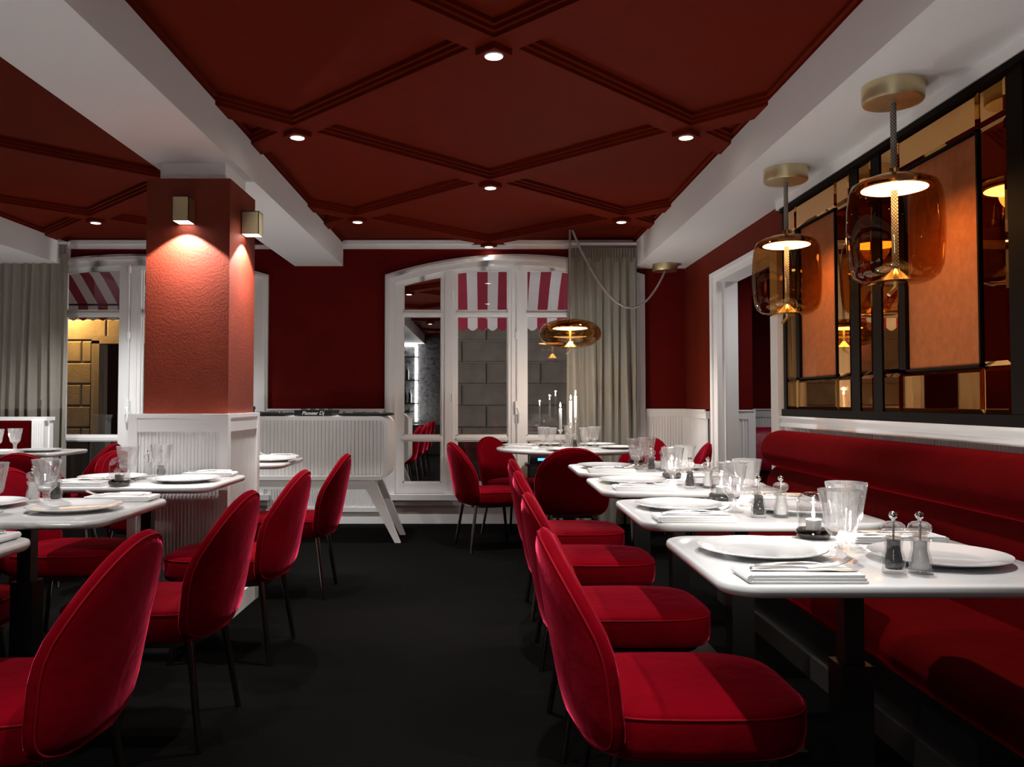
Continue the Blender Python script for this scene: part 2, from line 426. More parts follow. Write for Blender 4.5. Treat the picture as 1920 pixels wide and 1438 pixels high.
def window(idx, w, xs, name):
    """xs: dict of x positions relative to centre"""
    cx, hw = w['cx'], w['hw']
    root = empty(name, (0, 0, 0)); root['kind'] = 'structure'
    A = w['outer']
    fr = MB()                                   # architrave
    for s in (-1, 1):
        xo, xi = cx + s * hw, cx + s * (hw - .095)
        a, b = min(xo, xi), max(xo, xi)
        fr.prism(col_poly(A, a, b, ZSILL, 0, 3), YB - .035, YB + .1)
        a2, b2 = (a + .02, a + .05) if s < 0 else (b - .05, b - .02)
        fr.prism(col_poly(A, a2, b2, ZSILL, .02, 2), YB - .05, YB)
    arch_band(fr, w, 0, .10, cx - hw + .095, cx + hw - .095, YB - .035, YB + .1)
    arch_band(fr, w, .02, .05, cx - hw + .05, cx + hw - .05, YB - .05, YB)
    fr.build('architrave', M['window_paint'], root, 30)
    MB().box(cx - hw - .03, cx + hw + .03, YB - .075, YB + .1, ZSILL - .05, ZSILL).box(cx - hw - .02, cx + hw + .02, YB - .05, YB, ZSILL - .1, ZSILL - .05).build('window_sill', M['window_paint'], root, 30)
    MB().box(cx - hw - .002, cx + hw + .002, YB - .012, YB, .125, ZSILL - .09).build('window_apron', M['window_paint'], root, 30)
    yb0, yb1 = YB + .01, YB + .07
    rows = [(.369, .747), (.80, 1.896), (1.952, None)]
    def bay(x0, x1, is_mirror):
        rails = MB()
        rails.box(x0, x1, yb0, yb1, ZSILL, rows[0][0]); rails.box(x0, x1, yb0, yb1, rows[0][1], rows[1][0]); rails.box(x0, x1, yb0, yb1, rows[1][1], rows[2][0])
        for z in (rows[0][1] + .027, rows[1][1] + .028): rails.box(x0, x1, yb0 - .016, yb0, z - .013, z + .013)
        n = 8; q = [x0 + (x1 - x0) * i / n for i in range(n + 1)]
        top = (lambda x: A(x) - .145) if is_mirror else (lambda x: min(A(x) - .13, 2.325))
        for i in range(n):
            rails.prism([(q[i], top(q[i])), (q[i + 1], top(q[i + 1])), (q[i + 1], A(q[i + 1]) - .06), (q[i], A(q[i]) - .06)], yb0, yb1)
        rails.build('casement_rail', M['window_paint'], root, 30)
        for z0, z1 in rows:
            p = MB()
            if z1 is None:
                p.prism([(x0, z0), (x1, z0)] + [(x, top(x)) for x in reversed(q)], YB + .035, YB + .041)
            else: p.box(x0, x1, YB + .035, YB + .041, z0, z1)
            o = p.build('mirror_pane' if is_mirror else 'pane', M['mirror'] if is_mirror else M['pane'], root, 20)
            if is_mirror: o['label'] = 'silvered mirror pane'
            b = MB(); zt = (lambda x: z1) if z1 is not None else top       # glazing bead
            for xa, xb in ((x0, x0 + .012), (x1 - .012, x1)): b.box(xa, xb, YB + .018, YB + .036, z0, min(zt(xa), zt(xb)))
            b.box(x0, x1, YB + .018, YB + .036, z0, z0 + .012)
            b.build('glazing_bead', M['window_paint'], root, 30)
    def post(a, b, front=0):
        m = MB().prism(col_poly(A, a, b, ZSILL, .06, 3), yb0 - front, yb1)
        if b - a > .1: m.prism(col_poly(A, a + .03, b - .03, ZSILL, .11, 3), yb0 - front - .012, yb0 - front)
        m.build('post', M['window_paint'], root, 30)
    g = xs
    bay(cx + g[0], cx + g[1], True); post(cx + g[1], cx + g[2])
    bay(cx + g[2], cx + g[3], False); post(cx + g[3], cx + g[4], .02)
    bay(cx + g[4], cx + g[5], False); post(cx + g[5], cx + g[6])
    bay(cx + g[6], cx + g[7], True)
    for s in (0, 7):
        a = cx + g[s]; e = cx + (-hw + .09 if s == 0 else hw - .09)
        post(min(a, e), max(a, e))
    # espagnolette bolt on the meeting stile
    xm = cx + (g[3] + g[4]) / 2; e = MB()
    e.tube([(xm, YB - .04, .4), (xm, YB - .04, 2.38)], .009, 8)
    for z in (.95, 1.72, 2.33): e.lathe([(.0, -.04), (.016, -.035), (.02, 0), (.016, .035), (0, .04)], 10, (xm, YB - .04, z))
    e.box(xm - .02, xm + .02, YB - .07, YB - .03, 1.0, 1.12); e.tube([(xm, YB - .07, 1.06), (xm + .02, YB - .085, 1.0), (xm + .012, YB - .085, .93)], [.012, .014, .01], 8)
    e.build('bolt', M['window_paint'], root, 40)
    h = MB()
    for z in (.55, 1.15, 2.1): h.tube([(cx + (g[1] + g[2]) / 2 + .03, YB, z - .04), (cx + (g[1] + g[2]) / 2 + .03, YB, z + .04)], .009, 8)
    h.build('hinge', M['window_paint'], root, 40)
    return root
gx = [-1.033, -.675, -.537, -.061, .106, .583, .70, 1.06]
window(0, WIN[0], gx, 'window_1')
window(1, WIN[1], [-1.1, -.75, -.61, -.10, .10, .61, .75, 1.1], 'window_2')

# ------------------------------------------------------------------ dado panelling (fluted)
def flutes(w, h, pitch=.024, d=.010):
    """fluted strip in local x (0..w), z (0..h), facing -y"""
    m = MB(); n = max(1, int(w / pitch)); p = w / n
    pts = []
    for i in range(n):
        x = i * p
        pts += [(x, 0), (x + p * .18, 0), (x + p * .3, -d), (x + p * .7, -d), (x + p * .82, 0)]
    pts.append((w, 0))
    m.add([(x, y, z) for z in (0, h) for x, y in pts], [(i, i + 1, len(pts) + i + 1, len(pts) + i) for i in range(len(pts) - 1)])
    return m

def dado(parent, origin, rz, w, ztop=1.05, zbase=.13, rail=.075):
    """panel run: local x along the wall, facing local -y"""
    L = dict(loc=origin, rz=rz)
    MB().box(0, w, -.02, .012, ztop - rail, ztop).box(0, w, -.032, .012, ztop - .012, ztop).build('dado_rail', M['white'], parent, 30, **L)
    f = flutes(w, ztop - rail - zbase - .02); f.v = [(x, y - .004, z + zbase + .02) for x, y, z in f.v]
    f.add([(0, .012, zbase), (w, .012, zbase), (w, .012, ztop), (0, .012, ztop)], [(0, 1, 2, 3)])
    o = f.build('fluting', M['white'], parent, 25, **L); o['kind'] = 'stuff'
    MB().box(0, w, -.022, .012, zbase - .02, zbase + .02).build('dado_base', M['white'], parent, 30, **L)

def dado_run(n, origin, rz, w):
    r = empty('trim_%d' % n, (0, 0, 0)); r['kind'] = 'structure'
    dado(r, origin, rz, w)
dado_run(3, (WIN[1]['cx'] + WIN[1]['hw'], YB - .013, 0), 0, WIN[0]['cx'] - WIN[0]['hw'] - WIN[1]['cx'] - WIN[1]['hw'])
dado_run(4, (WIN[0]['cx'] + WIN[0]['hw'] + .005, YB - .013, 0), 0, XR - WIN[0]['cx'] - WIN[0]['hw'] - .02)
dado_run(5, (XR - .013, YB - .02, 0), R(-90), YB - .02 - 6.76)
bb = MB().box(XL, XR - .002, YB - .015, YB, 0, .13)
struct(bb, 'baseboard_back', M['white'])
struct(MB().box(XR - .015, XR, 6.76, YB - .02, 0, .13), 'baseboard_right', M['white'])

# ------------------------------------------------------------------ doorway frame and side room
dr = empty('door_1', (0, 0, 0)); dr['kind'] = 'structure'
j = MB()
j.box(XR - .025, XR + .14, D1, D1 + .16, 0, DZ + .08).box(XR - .04, XR - .025, D1 + .10, D1 + .16, 0, DZ + .08)
j.build('door_jamb', M['white'], dr, 30)
j = MB().box(XR - .025, XR + .14, D0 - .17, D0, 0, DZ + .08).box(XR - .04, XR - .025, D0 - .17, D0 - .11, 0, DZ + .08)
j.build('door_jamb', M['white'], dr, 30)
MB().box(XR - .025, XR + .14, D0, D1, DZ, DZ + .08).box(XR - .04, XR - .025, D0 - .11, D1 + .10, DZ + .05, DZ + .08).build('door_head', M['white'], dr, 30)
MB().box(XR + .03, XR + .05, D1 - .018, D1, 0, DZ).build('door_stop', M['window_paint'], dr, 30)
# sliding leaf edge + short return wall inside the doorway
sl = empty('wall_return', (0, 0, 0)); sl['kind'] = 'structure'
MB().box(XR + .125, 2.185, 6.70, 6.80, 1.05, TOP).build('return_plaster', M['red_wall'], sl)
MB().box(XR + .125, 2.185, 6.70, 6.80, 0, 1.05).build('return_core', M['white'], sl)
dado(sl, (XR + .125, 6.687, 0), 0, 2.185 - XR - .125)
MB().box(2.135, 2.195, 6.665, 6.81, 0, 1.05).build('return_post', M['white'], sl)
struct(MB().box(XR + 1.75, XR + 1.9, D0 - 2, YB, 0, TOP), 'wall_alcove', M['red_wall'])
struct(MB().box(XR + .12, XR + 1.9, D0 - 2.1, D0 - 2, 0, TOP), 'wall_alcove', M['red_wall'])
struct(MB().box(XR + .12, XR + 1.75, D0 - 2, YB, 2.36, TOP), 'ceiling_alcove', M['red_ceil'])
dado_run(6, (2.2, YB - .013, 0), 0, 1.2)

# ------------------------------------------------------------------ column
colr = empty('column', (-1.53, 4.44, 0)); colr['kind'] = 'structure'
def C(m): m.v = [(x + 1.53, y - 4.44, z) for x, y, z in m.v]; return m
CX0, CX1, CY0, CY1 = -1.745, -1.315, 4.21, 4.67
C(MB().box(CX0, CX1, CY0, CY1, 1.0, 2.27)).build('shaft', M['plaster'], colr)
C(MB().box(-1.70, -1.36, 4.27, 4.63, 2.27, BZ)).build('capital', M['white'], colr)
PX0, PX1, PY0, PY1 = -1.80, -1.295, 4.15, 4.735
C(MB().box(PX0 + .02, PX1 - .02, PY0 + .02, PY1 - .02, 0, 1.045)).build('pedestal_core', M['white_gloss'], colr)
C(MB().box(PX0, PX1, PY0, PY1, 1.035, 1.055)).build('pedestal_cap', M['white_gloss'], colr)
for a, b in ((PX0, PY0), (PX1 - .045, PY0), (PX0, PY1 - .045), (PX1 - .045, PY1 - .045)):
    C(MB().box(a, a + .045, b, b + .045, 0, 1.035)).build('corner_post', M['white_gloss'], colr)
for (x0, x1, y0, y1) in ((PX0 + .045, PX1 - .045, PY0 + .004, PY0 + .02), (PX1 - .02, PX1 - .004, PY0 + .045, PY1 - .045)):
    C(MB().box(x0, x1, y0, y1, .965, 1.035).box(x0, x1, y0, y1, 0, .10)).build('pedestal_rail', M['white_gloss'], colr)
f = flutes(PX1 - PX0 - .09, .865, .018, .009); f.v = [(x + PX0 + .045, y + PY0 + .022, z + .1) for x, y, z in f.v]
C(f).build('fluting', M['white_gloss'], colr, 25)['kind'] = 'stuff'
f = flutes(PY1 - PY0 - .09, .865, .018, .009); f.xf(Matrix.Rotation(R(90), 4, 'Z')); f.v = [(x + PX1 - .022, y + PY0 + .045, z + .1) for x, y, z in f.v]
C(f).build('fluting', M['white_gloss'], colr, 25)['kind'] = 'stuff'

# wall sconces on the column
def sconce(loc, rz, label):
    r = empty('wall_sconce', loc, rz); tag(r, label, 'wall lamp', 'brass box sconces on the column')
    w, d, h = .042, .095, .125        # local +y points away from the wall
    b = MB(); t = .004
    b.box(-w, w, 0, d, h - t, h).box(-w, w, 0, t, 0, h).box(-w, w, d - t, d, 0, h).box(-w, -w + t, 0, d, 0, h).box(w - t, w, 0, d, 0, h)
    b.build('housing', M['brass'], r, 30)
    MB().box(-w + t, w - t, t, d - t, .006, .012).build('lens', M['sconce_lens'], r)
    l = bpy.data.lights.new('sconce_light', 'SPOT'); l.energy = SCONCE_W; l.color = (1, .86, .78)
    l.spot_size = R(108); l.spot_blend = .18; l.shadow_soft_size = .012
    o = bpy.data.objects.new('sconce_light', l); o.location = (0, .082, .003); o.rotation_euler = (R(-4), 0, 0); link(o, r)
sconce((-1.535, CY0 - .002, 2.03), PI, 'square brass sconce on the wide front face of the red column')
sconce((CX1 + .002, 4.44, 2.02), -PI / 2, 'square brass sconce on the narrow right face of the red column')

# ------------------------------------------------------------------ downlights
pad = MB(); s = .075
pad.prism_z([(s, 0), (0, s), (-s, 0), (0, -s)], 0, .028)
pad_me = pad.mesh('housing', M['red_ceil'])
ring_me = MB().lathe([(.040, .0), (.040, -.004), (.036, -.006), (.034, .004)], 28).mesh('trim_ring', M['white_gloss'])
lens_me = MB().lathe([(0, -.0015), (.0345, -.0015), (.0345, -.0005), (0, -.0005)], 28).mesh('lens', M['lens'])
n_d = 0
def downlight(x, y, label, watt=DOWN_W, z=CR - .028, cone=74):
    r = empty('downlight', (x, y, z)); tag(r, label, 'ceiling light', 'recessed downlights at the rib crossings')
    share('housing', pad_me, r); share('trim_ring', ring_me, r); share('lens', lens_me, r)
    l = bpy.data.lights.new('downlight_beam', 'SPOT'); l.energy = watt; l.color = (1, .985, .97)
    l.spot_size = R(cone); l.spot_blend = .75; l.shadow_soft_size = .022
    o = bpy.data.objects.new('downlight_beam', l); o.location = (0, 0, -.012); link(o, r)
y0 = 3.315
LB = {(0, 0): 'downlight nearest the camera, in the middle of the central red ceiling',
      (0, 2): 'middle one of the three downlights along the ceiling centre line',
      (0, 4): 'downlight just above the cornice over the arched window',
      (-1, 1): 'downlight on the left beside the white beam, nearer one',
      (1, 1): 'downlight on the right of the central ceiling, nearer one',
      (-1, 3): 'small downlight left of the window, above the DJ console',
      (1, 3): 'small downlight at the far right of the central ceiling'}
for (i, jj) in [(0, -4), (0, -2), (0, 0), (0, 2), (0, 4), (-1, -3), (1, -3), (-1, -1), (1, -1), (-1, 1), (1, 1), (-1, 3), (1, 3)]:
    downlight(GX + i * H, y0 + jj * H, LB.get((i, jj), 'recessed downlight over the room behind the camera'), DOWN_W * (.012 if jj == 4 else 1.25 if i == 0 else .55 if (i, jj) == (-1, -1) else .8), CR - .028, 112 if (i, jj) in ((-1, -1), (-1, -3)) else 74)
downlight(2.45, 5.75, 'unseen downlight added to light the side room beyond the doorway', 22, 2.33, 165)  # no such lamp in view; added to brighten the alcove
downlight(LGX, LGY, 'downlight in the left red ceiling beside the curtain', DOWN_W, CR - .028, 118)
for (i, jj) in ((1, -1), (0, -2), (1, -3), (0, -4)):
    downlight(LGX + i * H * .98, LGY + jj * H, 'recessed downlight in the left ceiling hidden by the beam')

# ------------------------------------------------------------------ bronze mirror wall unit
mw = empty('mirror_panel', (XR, 3.0, 0)); tag(mw, 'large bronze mirror in dark frames with rust suede panels above the banquette', 'mirror')
ZM0, ZM1 = 1.06, 2.283
def MW(m): m.v = [(x - XR, y - 3.0, z) for x, y, z in m.v]; return m
MW(MB().box(XR - .008, XR, .1, 5.0, ZM0, ZM1)).build('backing', M['dark_wood'], mw)
MW(MB().box(XR - .045, XR, .1, 5.0, ZM0 - .03, ZM0 + .012)).build('bottom_rail', M['dark_wood'], mw)
MW(MB().box(XR - .045, XR, .1, 5.0, ZM1 - .014, ZM1 + .012)).build('top_rail', M['dark_wood'], mw)
def tile(ya, yb, za, zb, name='mirror_tile', ma=None, b=.018):
    x0, x1 = XR - .022, XR - .028; g = .0015
    m = MB().loft([[(XR - .01, ya + g, za + g), (XR - .01, yb - g, za + g), (XR - .01, yb - g, zb - g), (XR - .01, ya + g, zb - g)],
                   [(x0, ya + g, za + g), (x0, yb - g, za + g), (x0, yb - g, zb - g), (x0, ya + g, zb - g)],
                   [(x1, ya + b, za + b), (x1, yb - b, za + b), (x1, yb - b, zb - b), (x1, ya + b, zb - b)]])
    MW(m).build(name, ma or M['amber_mirror'], mw, 2)
def divider(ya, yb): MW(MB().box(XR - .030, XR, ya, yb, ZM0, ZM1)).build('divider', M['dark_wood'], mw)
ZA, ZB = ZM0 + .012, ZM1 - .014
zl, zh = 1.245, 2.125
def big_unit(ya, yb):
    """ya near, yb far"""
    sA, sB = .165, .165
    for a, b in ((ya, ya + sA), (yb - sB, yb)):
        tile(a, b, ZA, zl); tile(a, b, zl, zh); tile(a, b, zh, ZB)
    tile(ya + sA, yb - sB, ZA, zl); tile(ya + sA, yb - sB, zh, ZB)
    # recessed suede panel inside a dark reveal
    a, b = ya + sA, yb - sB; fw = .010
    for q in ((a, a + fw, zl, zh), (b - fw - .045, b, zl, zh), (a, b, zl, zl + fw), (a, b, zh - fw, zh)):
        MW(MB().box(XR - .034, XR - .008, *q)).build('panel_reveal', M['dark_wood'], mw)
    MW(rbox(XR - .018, XR - .007, a + fw, b - fw - .045, zl + fw, zh - fw, .004)).build('suede_panel', M['suede'], mw)
def slim_unit(ya, yb): tile(ya, yb, ZA, zl); tile(ya, yb, zl, zh); tile(ya, yb, zh, ZB)
big_unit(4.075, 4.955); divider(4.955, 5.0); divider(3.985, 4.075); slim_unit(3.845, 3.985); divider(3.76, 3.845)
big_unit(2.84, 3.76); divider(2.75, 2.84); slim_unit(2.61, 2.75); divider(2.52, 2.61); big_unit(1.6, 2.52); divider(1.51, 1.6); slim_unit(1.37, 1.51); divider(1.28, 1.37); big_unit(.36, 1.28); divider(.1, .36)
# trim above, apron and fluting below the mirror
t = empty('trim_8', (0, 0, 0)); t['kind'] = 'structure'
MB().box(XR - .05, XR, YR, 5.05, 2.297, SZ).build('crown_strip', M['white'], t)
MB().box(XR - .03, XR, YR, 5.05, .985, 1.03).box(XR - .045, XR, YR, 5.05, 1.018, 1.03).box(XR - .036, XR, YR, 5.05, .965, .987).build('apron', M['white'], t)
fl = flutes(5.05 - 0.4, .45); fl.xf(Matrix.Rotation(R(-90), 4, 'Z')); fl.v = [(x + XR - .003, y + 5.05, z + .52) for x, y, z in fl.v]
fl.build('fluting', M['white'], t, 25)['kind'] = 'stuff'

# ------------------------------------------------------------------ banquette
bq = empty('banquette', (1.5, 2.7, 0)); tag(bq, 'long red velvet banquette with rolled top along the mirror wall', 'bench')
def BQ(m): m.v = [(x - 1.5, y - 2.7, z) for x, y, z in m.v]; return m
def extrude_y(prof, ya, yb, r=.03, n=4):
    """rounded-end extrusion of closed (x,z) profile along y"""
    cx = sum(p[0] for p in prof) / len(prof); cz = sum(p[1] for p in prof) / len(prof); rings = []
    size = max(max(p[0] for p in prof) - min(p[0] for p in prof), .01)
    def ring(y, sc): return [(cx + (x - cx) * sc, y, cz + (z - cz) * sc) for x, z in prof]
    k = 2 * r / size
    for i in range(n + 1):
        a = PI / 2 * i / n; rings.append(ring(ya + r * (1 - math.sin(a)), 1 - k * (1 - math.cos(a)) if False else 1 - k * (1 - math.sqrt(max(0, 1 - (1 - math.sin(a)) ** 2)))))
    for i in range(n, -1, -1):
        a = PI / 2 * i / n; rings.append(ring(yb - r * (1 - math.sin(a)), 1 - k * (1 - math.sqrt(max(0, 1 - (1 - math.sin(a)) ** 2)))))
    m = MB(); m.loft(rings); return m
def ell(cx, cz, rx, rz, n=24, rot=0):
    return [(cx + rx * math.cos(a) * math.cos(rot) - rz * math.sin(a) * math.sin(rot), cz + rx * math.cos(a) * math.sin(rot) + rz * math.sin(a) * math.cos(rot)) for a in (2 * PI * i / n for i in range(n))]
YS = [-.6, 1.32, 3.02, 4.70]
for a, b in zip(YS[:-1], YS[1:]):
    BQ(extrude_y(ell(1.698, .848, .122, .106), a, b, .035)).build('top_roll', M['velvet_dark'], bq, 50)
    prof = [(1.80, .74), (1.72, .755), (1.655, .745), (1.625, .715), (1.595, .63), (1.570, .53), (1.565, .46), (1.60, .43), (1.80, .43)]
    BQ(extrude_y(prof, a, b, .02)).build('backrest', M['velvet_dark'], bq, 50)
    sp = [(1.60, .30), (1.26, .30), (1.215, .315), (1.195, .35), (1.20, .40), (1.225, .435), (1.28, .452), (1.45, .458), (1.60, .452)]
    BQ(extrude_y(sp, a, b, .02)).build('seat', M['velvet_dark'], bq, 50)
BQ(MB().box(1.33, 1.80, YS[0], YS[-1] - .02, 0, .30)).build('plinth', M['black'], bq)
BQ(MB().box(1.315, 1.33, YS[0], YS[-1] - .02, .0, .09)).build('kick_board', M['kick'], bq)

# side-room bench and cushion
al = empty('alcove_bench', (2.7, 7.2, 0)); tag(al, 'red upholstered bench seen through the doorway', 'bench')
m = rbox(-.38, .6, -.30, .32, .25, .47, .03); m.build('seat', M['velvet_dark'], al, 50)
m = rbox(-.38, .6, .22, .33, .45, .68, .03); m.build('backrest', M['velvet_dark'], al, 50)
MB().box(-.36, .58, -.26, .3, 0, .25).build('plinth', M['black'], al)
def cushion(w, h, d, n=10):
    m = MB(); g = {}
    for sgn in (1, -1):
        vs = []
        for i in range(n + 1):
            for jx in range(n + 1):
                u, v = 2 * i / n - 1, 2 * jx / n - 1
                k = (1 - abs(u) ** 2.5) * (1 - abs(v) ** 2.5)
                pinch = 1 - .07 * (1 - abs(u * v)) * (abs(u) ** 4 + abs(v) ** 4) * .5
                vs.append((u * w / 2 * pinch, sgn * d / 2 * k ** .45, v * h / 2 * pinch))
        fs = [(i * (n + 1) + jx, (i + 1) * (n + 1) + jx, (i + 1) * (n + 1) + jx + 1, i * (n + 1) + jx + 1) for i in range(n) for jx in range(n)]
        m.add(vs, fs)
    return m
c = cushion(.40, .40, .15).xf(Matrix.Rotation(R(-12), 4, 'Z') @ Matrix.Rotation(R(-14), 4, 'X')).build('cushion', M['pillow'], None, 60, loc=(2.43, 7.27, .70))
tag(c, 'crimson square cushion leaning on the bench in the doorway', 'cushion')

# ------------------------------------------------------------------ pendants
def rope(m, pts, r): return m.tube(pts, r, 10)
def pendant(x, y, shape, label, canopy=None, zc=None, swag=None):
    r = empty('pendant_lamp', (x, y, 0)); tag(r, label, 'pendant lamp', 'amber glass pendant lamps')
    if shape == 'cyl':
        zt, zb, Rg = 1.972, 1.572, .172
        prof = [(.07, zt + .012), (.12, zt), (.152, zt - .018), (.165, zt - .05), (Rg, zt - .11), (Rg + .003, zt - .2), (Rg, zb + .12), (Rg - .006, zb + .065), (Rg - .02, zb + .03), (Rg - .045, zb + .01), (.1, zb), (.02, zb + .004)]
        rd = .135
    else:
        zc0 = 1.672; prof = []
        for i in range(15):
            a = PI / 2 - PI * i / 14
            rr = .255 * max(math.cos(a), 0) ** .72; prof.append((max(rr, .03), zc0 + .118 * math.sin(a)))
        zt, zb = zc0 + .118, zc0 - .118; rd = .16
    MB().lathe(prof, 48).build('glass_shade', M['amber'], r, 60)
    d = zt - .004 if shape == 'cyl' else zt - .045
    MB().lathe([(rd + .004, d - .03), (rd + .006, d - .02), (rd - .01, d - .004), (rd * .6, d + .018), (.02, d + .026), (.018, d + .05), (0, d + .05)], 40).build('reflector', M['gold_rim'], r, 50)
    MB().lathe([(0, d - .036), (rd * .8, d - .033), (rd - .002, d - .026), (rd - .004, d - .018), (0, d - .012)], 40).build('diffuser', M['lamp'], r, 50)
    k = MB()
    if shape == 'cyl': rope(k, [(0, 0, d - .03), (0, 0, zb + .02)], .0125); k.build('inner_cord', M['cord'], r, 60)
    else: k.tube([(0, 0, d - .03), (0, 0, zb + .02)], .009, 10); k.build('inner_rod', M['brass'], r, 60)
    MB().lathe([(.012, zb + .055), (.02, zb + .045), (.05, zb + .022), (.085, zb + .006), (.085, zb + .003), (0, zb + .003)], 32).build('dish', M['gold_rim'], r, 50)
    MB().tube([(0, 0, zb + .005), (0, 0, zb - .015), (-.03, -.004, zb - .045)], .008, 10).build('toggle', M['brass'], r, 60)
    if canopy is None:
        rope(MB(), [(0, 0, zc), (0, 0, d + .045)], .0115).build('cord', M['cord'], r, 60)
        MB().lathe([(0, zc), (.112, zc), (.112, zc - .062), (.108, zc - .07), (.09, zc - .074), (0, zc - .074)], 48).build('canopy', M['brass'], r, 40)
    else:
        cx, cy = canopy[0] - x, canopy[1] - y
        MB().lathe([(0, zc), (.11, zc), (.11, zc - .055), (.105, zc - .064), (0, zc - .066)], 40, (cx, cy, 0)).build('canopy', M['brass'], r, 40)
        hx, hy, hz = swag[0] - x, swag[1] - y, swag[2]
        pts = []
        for i in range(33):       # sagging swag from canopy to ceiling hook
            u = i / 32
            px, py = cx + (hx - cx) * u, cy + (hy - cy) * u
            pts.append((px, py, catenary(u, zc - .066, hz, .55)))
        pts += [(hx * .6, hy * .6, hz - .12), (hx * .12, hy * .12, hz - .5), (0, 0, d + .1), (0, 0, d + .04)]
        rope(MB(), pts, .0095).build('cord', M['cord_plain'], r, 60)
        MB().lathe([(0, .012), (.012, .012), (.012, -.012), (0, -.012)], 10, (hx, hy, hz)).build('ceiling_hook', M['brass'], r, 60)
    l = bpy.data.lights.new('pendant_glow', 'SPOT'); l.energy = 7; l.color = (1, .74, .45); l.shadow_soft_size = .07; l.spot_size = R(165); l.spot_blend = .4
    o = bpy.data.objects.new('pendant_glow', l); o.location = (0, 0, d - .045); link(o, r)
    return r
def catenary(u, za, zb, sag):
    return za + (zb - za) * u - sag * 4 * u * (1 - u) * (1 - .25 * u)
pendant(1.581, 3.147, 'cyl', 'large amber glass cylinder pendant, nearer one in front of the mirror', zc=SZ)
pendant(1.588, 4.30, 'cyl', 'amber glass cylinder pendant, farther one beside the doorway', zc=SZ)
pendant(.70, 6.72, 'disc', 'flat oval amber glass pendant on a swagged cord over the round table', canopy=(1.61, 7.31), zc=SZ, swag=(.72, 6.90, CP - .005))

# ------------------------------------------------------------------ chairs
def make_chair():
    r = empty('velvet_chair')
    N = 44
    def outline():
        pts = []
        for i in range(N):
            a = 2 * PI * i / N; ca, sa = math.cos(a), math.sin(a)
            if sa >= 0:
                y = .258 * math.copysign(abs(ca) ** (2 / 2.15), ca); z = .535 + .277 * abs(sa) ** (2 / 2.15)
            else:
                e = 2 / 6.0; y = math.copysign(abs(ca) ** e, ca); zz = abs(sa) ** e
                z = .535 - .190 * zz; y *= .258 - .016 * zz
            pts.append((y, z))
        return pts
    O = outline(); cz = .56
    def mid(y, z): return -.228 - .080 * ((z - .38) / .43) + 1.25 * y * y * (1 if z < .6 else max(.35, 1 - (z - .6) * 2.6))
    def hth(t): return .036 * math.sqrt(max(0, 1 - t ** 5))
    T = [.0, .2, .4, .58, .72, .83, .91, .96, .988, 1.0]
    def surf(side):
        rings = []
        for t in T:
            ring = []
            for (y, z) in O:
                yy, zz = y * t, cz + (z - cz) * t
                nx, ny = 1.0, -2.5 * yy; l = math.hypot(nx, ny)
                h = hth(t) * side
                ring.append((mid(yy, zz) + nx / l * h, yy + ny / l * h, zz))
            rings.append(ring)
        return rings
    fr, bk = surf(1), surf(-1)
    m = MB(); m.loft(list(reversed(bk)) [::-1][::-1] if False else bk[1:], False, False); m.loft(fr[1:], False, False)
    for rr in (fr, bk):
        c = Vector((0, 0, 0))
        for p in rr[0]: c += Vector(p)
        c /= N; b = len(m.v); m.v.append(tuple(c)); base = len(m.v); m.v += [tuple(p) for p in rr[1]]
        m.f += [(b, base + i, base + (i + 1) % N) for i in range(N)]
    back = m.build('backrest', M['velvet'], r, 60)
    pp = []
    for (y, z) in O:
        t = .955; yy, zz = y * t, cz + (z - cz) * t; nx, ny = 1.0, -2.5 * yy; l = math.hypot(nx, ny); h = -hth(t) - .0005
        pp.append((mid(yy, zz) + nx / l * h, yy + ny / l * h, zz))
    MB().tube(pp, .0028, 6, True).build('piping', M['piping'], back, 60)
    pp = []
    for (y, z) in O:
        t = .93; yy, zz = y * t, cz + (z - cz) * t; nx, ny = 1.0, -2.5 * yy; l = math.hypot(nx, ny); h = hth(t) + .0005
        pp.append((mid(yy, zz) + nx / l * h, yy + ny / l * h, zz))
    MB().tube(pp, .0024, 6, True).build('piping', M['piping'], back, 60)
    # seat cushion
    SO = []
    for i in range(N):
        a = 2 * PI * i / N; ca, sa = math.cos(a), math.sin(a)
        e = 2 / 3.8 if ca >= 0 else 2 / 5.0
        x = .28 * abs(ca) ** e if ca >= 0 else -.225 * abs(ca) ** e
        y = math.copysign(abs(sa) ** (2 / 3.8), sa) * (.228 if ca >= 0 else .228 - .02 * abs(ca))
        SO.append((x, y))
    prof = [(.02, .345), (.85, .345), (.95, .348), (.985, .358), (1.0, .378), (1.005, .41), (1.0, .432), (.985, .444), (.955, .450), (.86, .455), (.6, .459), (.3, .461), (.02, .462)]
    s = MB().loft([[(x * t, y * t, z) for x, y in SO] for t, z in prof]).build('seat', M['velvet'], r, 60)
    MB().tube([(x * .998, y * .998, .439) for x, y in SO], .0026, 6, True).build('piping', M['piping'], s, 60)
    # metal frame under the seat
    fm = MB(); ring = [(x * .86, y * .86) for x, y in SO]
    fm.loft([[(x, y, .328) for x, y in ring], [(x, y, .352) for x, y in ring], [(x * .93, y * .93, .352) for x, y in ring], [(x * .93, y * .93, .328) for x, y in ring], [(x, y, .328) for x, y in ring]], False, False)
    fm.build('frame', M['chrome'], r, 40)
    for sx, sy in ((1, 1), (1, -1), (-1, 1), (-1, -1)):
        MB().tube([(sx * .165, sy * .165, .345), (sx * .215, sy * .205, .0)], [.0135, .0105], 10).build('leg', M['chrome'], r, 60)
    return r
chair0 = make_chair(); chair_used = False
def chair(x, y, rz, label, group):
    global chair_used
    o = copy_tree(chair0) if chair_used else chair0
    chair_used = True
    o.location = (x, y, 0); o.rotation_euler = (0, 0, R(rz)); tag(o, label, 'chair', group)
    return o
cyR = [2.0, 2.79, 3.64, 4.42]
